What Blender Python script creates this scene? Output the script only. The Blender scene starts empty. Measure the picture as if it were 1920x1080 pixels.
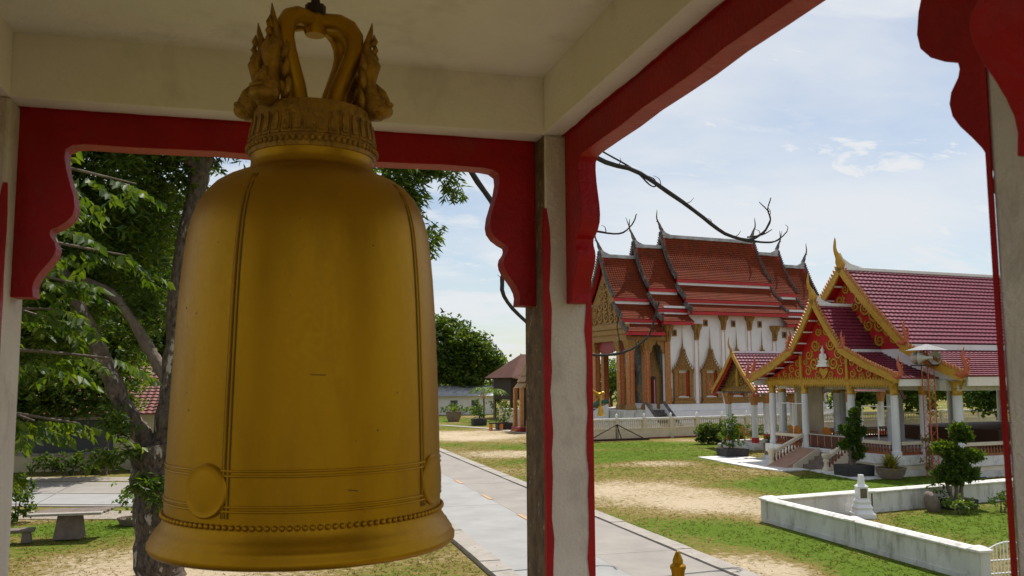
import bpy, bmesh, math, random
import numpy as np
from mathutils import Vector, Matrix
random.seed(7); RNG = np.random.default_rng(7)
PI = math.pi; rad = math.radians
scene = bpy.context.scene
COL = scene.collection

# ------------------------------------------------------------------ camera
yaw, pitch, roll = rad(15.31), rad(5.874), rad(0.31)
fw = Vector((math.sin(yaw)*math.cos(pitch), math.cos(yaw)*math.cos(pitch), math.sin(pitch)))
r0 = Vector((math.cos(yaw), -math.sin(yaw), 0)); u0 = r0.cross(fw)
cr = r0*math.cos(roll)-u0*math.sin(roll); cu = u0*math.cos(roll)+r0*math.sin(roll)
cam_d = bpy.data.cameras.new('camera'); cam = bpy.data.objects.new('camera', cam_d); COL.objects.link(cam)
cam.matrix_world = Matrix(((cr.x, cu.x, -fw.x, 0), (cr.y, cu.y, -fw.y, 0), (cr.z, cu.z, -fw.z, 4.0), (0, 0, 0, 1)))
cam_d.sensor_width = 36; cam_d.lens = 36*1652/1920
cam_d.clip_start = 0.05; cam_d.clip_end = 3000
cam_d.dof.use_dof = True; cam_d.dof.focus_distance = 14; cam_d.dof.aperture_fstop = 11
scene.camera = cam

# ------------------------------------------------------------------ sky, sun, exposure
SUN_AZ, SUN_EL = rad(42), rad(60)
world = bpy.data.worlds.new('World'); scene.world = world; world.use_nodes = True
def build_world():
    nt = world.node_tree; nt.nodes.clear(); N = nt.nodes.new; L = nt.links.new
    out = N('ShaderNodeOutputWorld'); bg = N('ShaderNodeBackground'); L(bg.outputs[0], out.inputs[0])
    sky = N('ShaderNodeTexSky'); sky.sky_type = 'NISHITA'; sky.sun_disc = False
    sky.sun_elevation = SUN_EL; sky.sun_rotation = SUN_AZ
    sky.air_density = 1.0; sky.dust_density = 0.7; sky.ozone_density = 1.2
    tc = N('ShaderNodeTexCoord'); sep = N('ShaderNodeSeparateXYZ'); L(tc.outputs['Generated'], sep.inputs[0])
    zc = N('ShaderNodeMath'); zc.operation = 'MAXIMUM'; zc.inputs[1].default_value = 0.0; L(sep.outputs[2], zc.inputs[0])
    za = N('ShaderNodeMath'); za.operation = 'ADD'; za.inputs[1].default_value = 0.17; L(zc.outputs[0], za.inputs[0])
    comb = N('ShaderNodeCombineXYZ')
    for i in (0, 1):
        d = N('ShaderNodeMath'); d.operation = 'DIVIDE'; L(sep.outputs[i], d.inputs[0]); L(za.outputs[0], d.inputs[1]); L(d.outputs[0], comb.inputs[i])
    def noise(scale, detail, rough, dist, off):
        mp = N('ShaderNodeMapping'); mp.inputs['Location'].default_value = off; mp.inputs['Scale'].default_value = (1.0, 1.5, 1)
        mp.inputs['Rotation'].default_value = (0, 0, 0.5)
        L(comb.outputs[0], mp.inputs[0])
        n = N('ShaderNodeTexNoise'); n.inputs['Scale'].default_value = scale; n.inputs['Detail'].default_value = detail
        n.inputs['Roughness'].default_value = rough; n.inputs['Distortion'].default_value = dist
        L(mp.outputs[0], n.inputs['Vector']); return n.outputs['Fac']
    def ramp(src, a, b, lo, hi):
        m = N('ShaderNodeMapRange'); m.interpolation_type = 'SMOOTHSTEP'
        m.inputs[1].default_value = a; m.inputs[2].default_value = b; m.inputs[3].default_value = lo; m.inputs[4].default_value = hi
        L(src, m.inputs[0]); return m.outputs[0]
    veil = ramp(noise(0.55, 7, 0.55, 0.3, (3.1, 1.7, 0)), 0.36, 0.68, 0.15, 0.9)
    puff = ramp(noise(3.4, 9, 0.62, 0.6, (7.3, 2.2, 0)), 0.53, 0.68, 0.0, 1.0)
    mid = ramp(noise(1.25, 8, 0.58, 0.5, (1.3, 5.2, 0)), 0.42, 0.62, 0.0, 0.9)
    t0 = N('ShaderNodeMath'); t0.operation = 'MAXIMUM'; L(veil, t0.inputs[0]); L(mid, t0.inputs[1])
    tot = N('ShaderNodeMath'); tot.operation = 'MAXIMUM'; L(t0.outputs[0], tot.inputs[0]); L(puff, tot.inputs[1])
    mix = N('ShaderNodeMixRGB'); L(tot.outputs[0], mix.inputs[0]); L(sky.outputs[0], mix.inputs[1])
    mix.inputs[2].default_value = (7.3, 7.55, 7.8, 1)
    L(mix.outputs[0], bg.inputs[0]); bg.inputs[1].default_value = 0.096
build_world()
sun_d = bpy.data.lights.new('sun', 'SUN'); sun_d.energy = 4.6; sun_d.angle = rad(0.53); sun_d.color = (1.0, 0.95, 0.87)
sun = bpy.data.objects.new('sun', sun_d); COL.objects.link(sun)
sdir = Vector((math.sin(SUN_AZ)*math.cos(SUN_EL), math.cos(SUN_AZ)*math.cos(SUN_EL), math.sin(SUN_EL)))
sun.rotation_euler = sdir.to_track_quat('Z', 'Y').to_euler(); sun.location = sdir*60
scene.view_settings.view_transform = 'Standard'; scene.view_settings.look = 'None'
scene.view_settings.exposure = 0.2; scene.view_settings.gamma = 1.0; scene.view_settings.use_curve_mapping = False
scene.render.engine = 'CYCLES'
scene.cycles.use_denoising = True
scene.cycles.max_bounces = 8; scene.cycles.diffuse_bounces = 5; scene.cycles.transparent_max_bounces = 6
scene.cycles.sample_clamp_indirect = 6.0

# ------------------------------------------------------------------ materials
def lin(r, g, b):
    f = lambda c: (c/255/12.92 if c/255 <= 0.04045 else ((c/255+0.055)/1.055)**2.4)
    return (f(r), f(g), f(b), 1)
MATS = {}
def M(name, c1, c2=None, scale=4.0, rough=0.6, metal=0.0, bump=0.0, bscale=30.0, dirt=None, damt=0.5, dscale=2.0, dlo=0.5, dhi=0.7,
      stretch=1.0, spec=0.5, trans=0.0, island=0.0, lo=0.35, hi=0.65, detail=6, coat=0.0):
    """Noise-varied principled material in world space; optional dirt layer, bump, leaf translucency."""
    if name in MATS: return MATS[name]
    m = bpy.data.materials.new(name); m.use_nodes = True; nt = m.node_tree; nt.nodes.clear(); N = nt.nodes.new; L = nt.links.new
    out = N('ShaderNodeOutputMaterial'); p = N('ShaderNodeBsdfPrincipled')
    c1 = tuple(c1[:3])+(1,); c2 = tuple((c2 or c1)[:3])+(1,)
    geo = N('ShaderNodeNewGeometry')
    mp = N('ShaderNodeMapping'); mp.inputs['Scale'].default_value = (1, 1, 1.0/stretch); L(geo.outputs['Position'], mp.inputs[0])
    n = N('ShaderNodeTexNoise'); n.inputs['Scale'].default_value = scale; n.inputs['Detail'].default_value = detail; n.inputs['Roughness'].default_value = 0.6
    L(mp.outputs[0], n.inputs['Vector'])
    mr = N('ShaderNodeMapRange'); mr.inputs[1].default_value = lo; mr.inputs[2].default_value = hi; L(n.outputs['Fac'], mr.inputs[0])
    mix = N('ShaderNodeMixRGB'); L(mr.outputs[0], mix.inputs[0]); mix.inputs[1].default_value = c1; mix.inputs[2].default_value = c2
    col = mix.outputs[0]
    if dirt is not None:
        n2 = N('ShaderNodeTexNoise'); n2.inputs['Scale'].default_value = dscale; n2.inputs['Detail'].default_value = 8; n2.inputs['Roughness'].default_value = 0.68
        mp2 = N('ShaderNodeMapping'); mp2.inputs['Scale'].default_value = (1, 1, 1.0/max(stretch, 1.6)); mp2.inputs['Location'].default_value = (11.3, 4.1, 2.7)
        L(geo.outputs['Position'], mp2.inputs[0]); L(mp2.outputs[0], n2.inputs['Vector'])
        r2 = N('ShaderNodeMapRange'); r2.inputs[1].default_value = dlo; r2.inputs[2].default_value = dhi; r2.inputs[4].default_value = damt; L(n2.outputs['Fac'], r2.inputs[0])
        x2 = N('ShaderNodeMixRGB'); L(r2.outputs[0], x2.inputs[0]); L(col, x2.inputs[1]); x2.inputs[2].default_value = tuple(dirt[:3])+(1,); col = x2.outputs[0]
    if island > 0:
        hs = N('ShaderNodeHueSaturation')
        m1 = N('ShaderNodeMapRange'); m1.inputs[3].default_value = 1-island; m1.inputs[4].default_value = 1+island; L(geo.outputs['Random Per Island'], m1.inputs[0])
        m2 = N('ShaderNodeMapRange'); m2.inputs[3].default_value = 0.5+0.035*min(1, island*2); m2.inputs[4].default_value = 0.5-0.03*min(1, island*2); L(geo.outputs['Random Per Island'], m2.inputs[0])
        L(m1.outputs[0], hs.inputs['Value']); L(m2.outputs[0], hs.inputs['Hue']); L(col, hs.inputs['Color']); col = hs.outputs[0]
    L(col, p.inputs['Base Color'])
    p.inputs['Roughness'].default_value = rough; p.inputs['Metallic'].default_value = metal; p.inputs['Specular IOR Level'].default_value = spec
    p.inputs['Coat Weight'].default_value = coat
    if bump > 0:
        nb = N('ShaderNodeTexNoise'); nb.inputs['Scale'].default_value = bscale; nb.inputs['Detail'].default_value = 5; L(geo.outputs['Position'], nb.inputs['Vector'])
        b = N('ShaderNodeBump'); b.inputs['Strength'].default_value = bump; b.inputs['Distance'].default_value = 0.02; L(nb.outputs['Fac'], b.inputs['Height']); L(b.outputs[0], p.inputs['Normal'])
        rr = N('ShaderNodeMapRange'); rr.inputs[3].default_value = max(0.05, rough-0.1); rr.inputs[4].default_value = min(1, rough+0.12); L(nb.outputs['Fac'], rr.inputs[0]); L(rr.outputs[0], p.inputs['Roughness'])
    if trans > 0:
        t = N('ShaderNodeBsdfTranslucent'); ms = N('ShaderNodeMixShader'); ms.inputs[0].default_value = trans
        g = N('ShaderNodeMixRGB'); g.blend_type = 'MULTIPLY'; g.inputs[0].default_value = 1; g.inputs[2].default_value = (1.5, 1.45, 0.4, 1); L(col, g.inputs[1]); L(g.outputs[0], t.inputs[0])
        L(p.outputs[0], ms.inputs[1]); L(t.outputs[0], ms.inputs[2]); L(ms.outputs[0], out.inputs[0])
    else: L(p.outputs[0], out.inputs[0])
    MATS[name] = m; return m

# ------------------------------------------------------------------ mesh helpers
class MB:
    def __init__(s): s.v = []; s.f = []
    def add(s, vs, fs):
        o = len(s.v); s.v += [tuple(v) for v in vs]; s.f += [tuple(i+o for i in f) for f in fs]; return s
    def box(s, x0, x1, y0, y1, z0, z1):
        return s.add([(x0,y0,z0),(x1,y0,z0),(x1,y1,z0),(x0,y1,z0),(x0,y0,z1),(x1,y0,z1),(x1,y1,z1),(x0,y1,z1)],
                     [(0,3,2,1),(4,5,6,7),(0,1,5,4),(1,2,6,5),(2,3,7,6),(3,0,4,7)])
    def frus(s, cx, cy, z0, z1, a0, b0, a1, b1):
        return s.add([(cx-a0,cy-b0,z0),(cx+a0,cy-b0,z0),(cx+a0,cy+b0,z0),(cx-a0,cy+b0,z0),(cx-a1,cy-b1,z1),(cx+a1,cy-b1,z1),(cx+a1,cy+b1,z1),(cx-a1,cy+b1,z1)],
                     [(0,3,2,1),(4,5,6,7),(0,1,5,4),(1,2,6,5),(2,3,7,6),(3,0,4,7)])
    def prism(s, pts, fn, t0, t1):
        """pts: closed 2-D outline; fn(a,b,t) -> xyz; caps are n-gons (ear-clipped by Blender)."""
        n = len(pts); vs = [fn(a, b, t0) for a, b in pts]+[fn(a, b, t1) for a, b in pts]
        fs = [tuple(range(n))[::-1], tuple(range(n, 2*n))]+[(i, (i+1) % n, n+(i+1) % n, n+i) for i in range(n)]
        return s.add(vs, fs)
    def lathe(s, prof, seg=24, c=(0, 0, 0), sx=1, sy=1, a0=0):
        vs = []; fs = []; n = len(prof)
        for k in range(seg):
            a = a0+2*PI*k/seg; ca, sa = math.cos(a), math.sin(a)
            vs += [(c[0]+r*ca*sx, c[1]+r*sa*sy, c[2]+z) for r, z in prof]
        for k in range(seg):
            k2 = (k+1) % seg
            fs += [(k*n+i, k2*n+i, k2*n+i+1, k*n+i+1) for i in range(n-1)]
        if prof[0][0] > 1e-4: fs.append(tuple(k*n for k in range(seg))[::-1])
        if prof[-1][0] > 1e-4: fs.append(tuple(k*n+n-1 for k in range(seg)))
        return s.add(vs, fs)
    def tube(s, pts, r, seg=7, flat=None):
        pts = [Vector(p) for p in pts]; n = len(pts)
        rs = r if isinstance(r, (list, tuple)) else [r]*n
        vs = []; fs = []; ref = None
        for i, p in enumerate(pts):
            d = (pts[min(i+1, n-1)]-pts[max(i-1, 0)]).normalized()
            if ref is None: ref = Vector((0, 0, 1)) if abs(d.z) < 0.9 else Vector((1, 0, 0))
            a = (ref-d*ref.dot(d)).normalized(); b = d.cross(a); ref = a
            for k in range(seg):
                t = 2*PI*k/seg; q = a*math.cos(t)*rs[i]+b*math.sin(t)*rs[i]
                if flat: q = Vector((q.x*flat[0], q.y*flat[1], q.z*flat[2]))
                vs.append(p+q)
        for i in range(n-1):
            fs += [(i*seg+k, i*seg+(k+1) % seg, (i+1)*seg+(k+1) % seg, (i+1)*seg+k) for k in range(seg)]
        fs.append(tuple(range(seg))[::-1]); fs.append(tuple((n-1)*seg+k for k in range(seg)))
        return s.add(vs, fs)
    def ball(s, c, r, seg=10, rings=6, sc=(1, 1, 1)):
        return s.lathe([(max(1e-5, r*math.sin(PI*i/rings))*1.0, -r*math.cos(PI*i/rings)*sc[2]) for i in range(rings+1)], seg, c, sc[0], sc[1])
    def mesh(s, name):
        me = bpy.data.meshes.new(name); me.from_pydata(s.v, [], s.f); me.validate()
        bm = bmesh.new(); bm.from_mesh(me); bmesh.ops.remove_doubles(bm, verts=bm.verts, dist=1e-5); bmesh.ops.recalc_face_normals(bm, faces=bm.faces); bm.to_mesh(me); bm.free()
        return me
    def build(s, name, mat, parent=None, smooth=False, bevel=0, loc=None, angle=35):
        o = bpy.data.objects.new(name, s.mesh(name)); COL.objects.link(o)
        finish(o, mat, parent, smooth, bevel, angle)
        if loc: o.location = loc
        return o
def finish(o, mat, parent=None, smooth=False, bevel=0, angle=35):
    if mat: o.data.materials.append(mat)
    if parent: o.parent = parent
    if smooth:
        for p in o.data.polygons: p.use_smooth = True
        try: o.data.set_sharp_from_angle(angle=rad(angle))
        except Exception: pass
    if bevel:
        b = o.modifiers.new('bevel', 'BEVEL'); b.width = bevel; b.segments = 2; b.limit_method = 'ANGLE'; b.angle_limit = rad(40)
def thing(name, label, cat, loc=(0, 0, 0), rotz=0, group=None):
    o = bpy.data.objects.new(name, None); COL.objects.link(o); o.empty_display_size = 0.3
    o.location = loc; o.rotation_euler = (0, 0, rotz); return tag(o, label, cat, group)
def tag(o, label=None, cat=None, group=None, kind=None):
    for k, v in (('label', label), ('category', cat), ('group', group), ('kind', kind)):
        if v: o[k] = v
    return o
def struct(o): o['kind'] = 'structure'; return o
def stuff(o): o['kind'] = 'stuff'; return o
def inst(name, me, parent=None, loc=(0, 0, 0), rot=(0, 0, 0), sc=(1, 1, 1), mat=None):
    o = bpy.data.objects.new(name, me); COL.objects.link(o); o.location = loc; o.rotation_euler = rot; o.scale = sc
    if parent: o.parent = parent
    if mat and not me.materials: me.materials.append(mat)
    return o
def copy_tree(o, parent=None, loc=None, rotz=None, label=None, scale=None):
    c = o.copy(); COL.objects.link(c)
    if parent: c.parent = parent
    if loc is not None: c.location = loc
    if rotz is not None: c.rotation_euler = (0, 0, rotz)
    if label: c['label'] = label
    if scale: c.scale = (scale,)*3 if not isinstance(scale, tuple) else scale
    for ch in list(o.children):
        if ch is not c: copy_tree(ch, c)
    return c
def arrmesh(name, V, F, mat, parent=None):
    """fast mesh from numpy arrays (triangles)"""
    me = bpy.data.meshes.new(name); nv, nf = len(V), len(F)
    me.vertices.add(nv); me.vertices.foreach_set('co', np.asarray(V, np.float32).ravel())
    me.loops.add(nf*3); me.loops.foreach_set('vertex_index', np.asarray(F, np.int32).ravel())
    me.polygons.add(nf); me.polygons.foreach_set('loop_start', np.arange(0, nf*3, 3, dtype=np.int32)); me.polygons.foreach_set('loop_total', np.full(nf, 3, np.int32))
    me.update(calc_edges=True)
    if mat: me.materials.append(mat)
    o = bpy.data.objects.new(name, me); COL.objects.link(o)
    if parent: o.parent = parent
    return o
def norm(a): return a/np.maximum(np.linalg.norm(a, axis=-1, keepdims=True), 1e-9)
def leaf_arrays(P, D, Ls, Ws):
    n = len(P); D = norm(D); S = norm(np.cross(D, norm(RNG.normal(size=(n, 3))+np.array([0, 0, 0.6])))); U = np.cross(S, D)
    Ls = np.broadcast_to(Ls, (n,))[:, None]; Ws = np.broadcast_to(Ws, (n,))[:, None]
    mid = P+D*Ls*0.45
    V = np.stack([P, mid+S*Ws+U*Ws*0.35, P+D*Ls-U*Ls*0.08, mid-S*Ws+U*Ws*0.35], 1).reshape(-1, 3)
    i = np.arange(n)[:, None]*4
    F = np.concatenate([i+np.array([[0, 1, 2]]), i+np.array([[0, 2, 3]])], 0)
    return V, F
def whorls(T, per, L, W, droop, spread=1.0, jit=0.25):
    """leaves radiating from twig tips T (n,3)"""
    n = len(T); P = np.repeat(T, per, 0); a = RNG.uniform(0, 2*PI, n*per)
    D = np.stack([np.cos(a)*spread, np.sin(a)*spread, -droop+RNG.normal(0, jit+0.2, n*per)], 1)
    P = P+RNG.normal(0, L*0.18, P.shape)
    return leaf_arrays(P, D, L*RNG.uniform(0.65, 1.15, n*per), W*RNG.uniform(0.7, 1.2, n*per))
def crown_tips(blobs, clumps, per, csize):
    """clumped twig tips through the volume of ellipsoid blobs [(c, (rx,ry,rz))]"""
    out = []
    for c, r in blobs:
        r = np.array(r); k = max(2, int(clumps*float(np.prod(r))**(2/3)))
        d = norm(RNG.normal(size=(k, 3))); rr = RNG.uniform(0.35, 1.0, (k, 1))**0.6
        cc = np.array(c)+d*rr*r
        out.append((np.repeat(cc, per, 0)+RNG.normal(size=(k*per, 3))*csize*np.array([1, 1, 0.7])))
    return np.concatenate(out, 0)
# ------------------------------------------------------------------ palette
m_plaster = M('cream_plaster', (0.80, 0.735, 0.675), (0.74, 0.67, 0.605), 2.2, 0.8, bump=0.3, bscale=60, dirt=(0.36, 0.30, 0.23), damt=0.5, dscale=2.6, dlo=0.54, dhi=0.78)
m_colpl = M('weathered_white_plaster', (0.66, 0.585, 0.52), (0.55, 0.475, 0.415), 3.0, 0.85, bump=0.4, bscale=70, dirt=(0.20, 0.16, 0.13), damt=0.65, dscale=4.5, dlo=0.52, dhi=0.74, stretch=1.4)
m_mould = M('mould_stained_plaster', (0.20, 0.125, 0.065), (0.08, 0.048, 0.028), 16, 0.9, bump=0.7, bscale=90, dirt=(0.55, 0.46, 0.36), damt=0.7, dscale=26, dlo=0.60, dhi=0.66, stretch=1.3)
m_red = M('red_oil_paint', (0.36, 0.003, 0.005), (0.27, 0.002, 0.004), 5, 0.5, spec=0.25, bump=0.3, bscale=45, dirt=(0.20, 0.05, 0.04), damt=0.35, dscale=5, dlo=0.55, dhi=0.75)
m_redsof = M('orange_red_underside', (0.42, 0.035, 0.022), (0.34, 0.02, 0.016), 8, 0.55, bump=0.4, bscale=40)
m_gold_bell = M('gold_bell_paint', (0.40, 0.202, 0.004), (0.35, 0.170, 0.004), 3.0, 0.43, metal=0.8, spec=0.3, bump=0.03, bscale=90, dirt=(0.19, 0.088, 0.006), damt=0.4, dscale=9.0, dlo=0.5, dhi=0.78, stretch=3.5)
m_gold_old = M('tarnished_gold_relief', (0.36, 0.18, 0.010), (0.25, 0.12, 0.009), 30, 0.48, metal=0.55, bump=0.25, bscale=120, dirt=(0.07, 0.036, 0.008), damt=0.6, dscale=50, dlo=0.5, dhi=0.65)
m_groove = M('dark_seam', (0.10, 0.055, 0.008), None, 5, 0.6, metal=0.3)
m_iron = M('dark_iron', (0.03, 0.022, 0.018), (0.07, 0.04, 0.03), 20, 0.6, metal=0.6)
m_conc = M('road_concrete', (0.31, 0.28, 0.25), (0.25, 0.225, 0.20), 0.9, 0.9, bump=0.3, bscale=40, dirt=(0.24, 0.215, 0.185), damt=0.5, dscale=2.5, dlo=0.5, dhi=0.75)
m_conc2 = M('pale_road_concrete', (0.335, 0.33, 0.32), (0.275, 0.27, 0.26), 0.8, 0.88, bump=0.3, bscale=40, dirt=(0.27, 0.26, 0.24), damt=0.45, dscale=2.0, dlo=0.5, dhi=0.75)
m_kerb = M('kerb_concrete', (0.37, 0.335, 0.29), (0.29, 0.26, 0.225), 3, 0.9, bump=0.4, bscale=50, dirt=(0.16, 0.14, 0.11), damt=0.6, dscale=6, dlo=0.55, dhi=0.75)
m_mark = M('worn_orange_marking', (0.55, 0.26, 0.07), (0.42, 0.33, 0.24), 6, 0.85)
m_wallw = M('white_garden_wall', (0.66, 0.65, 0.61), (0.56, 0.55, 0.50), 1.5, 0.85, bump=0.3, bscale=40, dirt=(0.15, 0.14, 0.095), damt=0.75, dscale=3.4, dlo=0.50, dhi=0.74, stretch=3)
m_cope = M('white_coping', (0.78, 0.77, 0.74), (0.66, 0.64, 0.59), 3, 0.8, bump=0.25, bscale=40, dirt=(0.22, 0.20, 0.15), damt=0.65, dscale=6, dlo=0.52, dhi=0.72)
m_white = M('white_paint', (0.84, 0.83, 0.83), (0.77, 0.76, 0.76), 1.2, 0.7, bump=0.1, dirt=(0.45, 0.43, 0.40), damt=0.35, dscale=1.5, dlo=0.52, dhi=0.78, stretch=2)
m_whitecol = M('white_column_paint', (0.70, 0.70, 0.72), (0.60, 0.60, 0.62), 2, 0.7, bump=0.15, dirt=(0.30, 0.28, 0.25), damt=0.4, dscale=3, dlo=0.55, dhi=0.75, stretch=3)
m_cream = M('cream_balustrade', (0.70, 0.62, 0.48), (0.62, 0.54, 0.40), 2, 0.75, bump=0.1, dirt=(0.35, 0.29, 0.2), damt=0.4, dscale=2, dlo=0.55, dhi=0.75)
m_maroon = M('maroon_roof_tile', (0.200, 0.026, 0.052), (0.155, 0.018, 0.038), 1.1, 0.30, bump=0.15, bscale=20, island=0.0, dirt=(0.17, 0.05, 0.06), damt=0.4, dscale=1.2, dlo=0.5, dhi=0.75)
m_orange = M('terracotta_roof_tile', (0.215, 0.041, 0.012), (0.135, 0.023, 0.008), 6, 0.8, spec=0.1, bump=0.2, bscale=30, dirt=(0.06, 0.022, 0.014), damt=0.6, dscale=1.1, dlo=0.45, dhi=0.72)
m_tred = M('temple_red', (0.48, 0.010, 0.012), (0.38, 0.008, 0.010), 2, 0.5)
m_tgold = M('yellow_gold_paint', (0.55, 0.315, 0.035), (0.42, 0.23, 0.025), 6, 0.42, metal=0.25, bump=0.3, bscale=25)
m_ugold = M('antique_gold_stucco', (0.36, 0.19, 0.045), (0.16, 0.075, 0.018), 14, 0.5, metal=0.3, bump=1.0, bscale=16, dirt=(0.55, 0.33, 0.09), damt=0.7, dscale=20, dlo=0.5, dhi=0.62)
m_ugold2 = M('orange_gilded_column', (0.46, 0.19, 0.045), (0.34, 0.13, 0.03), 8, 0.45, metal=0.2, bump=0.5, bscale=20, dirt=(0.55, 0.40, 0.25), damt=0.6, dscale=9, dlo=0.52, dhi=0.66)
m_oldstone = M('weathered_grey_stucco', (0.13, 0.115, 0.105), (0.06, 0.05, 0.047), 4, 0.85, bump=0.5, bscale=20, dirt=(0.34, 0.33, 0.32), damt=0.6, dscale=3, dlo=0.5, dhi=0.7)
m_ridge = M('grey_white_ridge', (0.50, 0.51, 0.53), (0.28, 0.28, 0.29), 2, 0.8, bump=0.2)
m_terra = M('brown_baluster', (0.30, 0.085, 0.022), (0.22, 0.06, 0.016), 6, 0.5)
m_tile = M('floor_tile_dark', (0.10, 0.07, 0.055), (0.07, 0.05, 0.04), 3, 0.35)
m_salmon = M('salmon_ramp_paving', (0.42, 0.25, 0.17), (0.34, 0.19, 0.13), 3, 0.8)
m_bark = M('mango_bark', (0.14, 0.098, 0.066), (0.028, 0.02, 0.015), 14, 0.95, bump=1.0, bscale=18, dirt=(0.42, 0.37, 0.30), damt=0.9, dscale=4.2, dlo=0.58, dhi=0.63, stretch=2.2)
m_barkp = M('pale_bark', (0.20, 0.155, 0.115), (0.11, 0.08, 0.06), 7, 0.95, bump=1.0, bscale=20, stretch=2.5)
m_dead = M('dead_branch_bark', (0.045, 0.038, 0.034), (0.02, 0.017, 0.015), 14, 0.9, bump=0.6, bscale=40)
m_leaf = M('mango_leaf', (0.100, 0.155, 0.017), (0.050, 0.092, 0.012), 0.8, 0.45, spec=0.35, trans=0.5, island=0.45)
m_leafd = M('dark_leaf', (0.095, 0.155, 0.020), (0.048, 0.095, 0.014), 0.5, 0.5, spec=0.3, trans=0.45, island=0.4)
m_leafn = M('broad_leaf', (0.105, 0.158, 0.020), (0.048, 0.088, 0.014), 1.0, 0.5, spec=0.3, trans=0.48, island=0.4)
m_leafl = M('lime_leaf', (0.150, 0.220, 0.022), (0.095, 0.165, 0.020), 1.2, 0.45, trans=0.42, island=0.35)
m_leafy = M('yellow_croton_leaf', (0.34, 0.27, 0.025), (0.14, 0.17, 0.02), 6, 0.45, trans=0.35, island=0.4)
m_pot = M('terracotta_grey_pot', (0.25, 0.18, 0.135), (0.17, 0.125, 0.095), 6, 0.85, bump=0.2)
m_blackpot = M('black_planter', (0.028, 0.027, 0.028), (0.05, 0.047, 0.045), 5, 0.75, bump=0.3)
m_soil = M('soil', (0.07, 0.048, 0.032), (0.045, 0.03, 0.02), 20, 1.0, bump=0.6)
m_stone = M('bench_stone', (0.20, 0.155, 0.12), (0.13, 0.10, 0.08), 6, 0.9, bump=0.4)
m_orangep = M('orange_plastic', (0.62, 0.20, 0.02), (0.55, 0.17, 0.02), 3, 0.4)
m_greym = M('grey_steel_tube', (0.45, 0.45, 0.46), None, 3, 0.4, metal=0.6)
m_brownroof = M('brown_metal_roof', (0.13, 0.06, 0.045), (0.10, 0.045, 0.035), 1, 0.85, spec=0.15)
m_darkwood = M('dark_timber', (0.055, 0.035, 0.025), (0.035, 0.022, 0.017), 5, 0.8)
m_redmast = M('red_lattice_steel', (0.45, 0.10, 0.035), None, 3, 0.5)
m_shutter = M('grey_roller_shutter', (0.075, 0.085, 0.09), (0.06, 0.068, 0.072), 1, 0.5)
m_hwall = M('pale_yellow_house_wall', (0.55, 0.48, 0.32), (0.47, 0.40, 0.26), 1, 0.85)
m_glass = M('blue_mirror_mosaic', (0.035, 0.06, 0.09), (0.10, 0.13, 0.15), 6, 0.25, dirt=(0.30, 0.20, 0.07), damt=0.8, dscale=3, dlo=0.52, dhi=0.6)
m_stele = M('white_gloss_stele', (0.80, 0.80, 0.80), (0.74, 0.74, 0.74), 3, 0.35)
m_gilt = M('polished_gilt', (0.62, 0.36, 0.045), (0.50, 0.28, 0.03), 6, 0.3, metal=0.6)
m_door = M('deep_red_door', (0.25, 0.012, 0.02), None, 3, 0.4)
m_blue = M('blue_tarpaulin', (0.03, 0.07, 0.16), (0.02, 0.05, 0.11), 3, 0.6)
m_screen = M('tan_cloth_screen', (0.32, 0.26, 0.17), (0.40, 0.34, 0.24), 1.5, 0.9)

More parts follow.
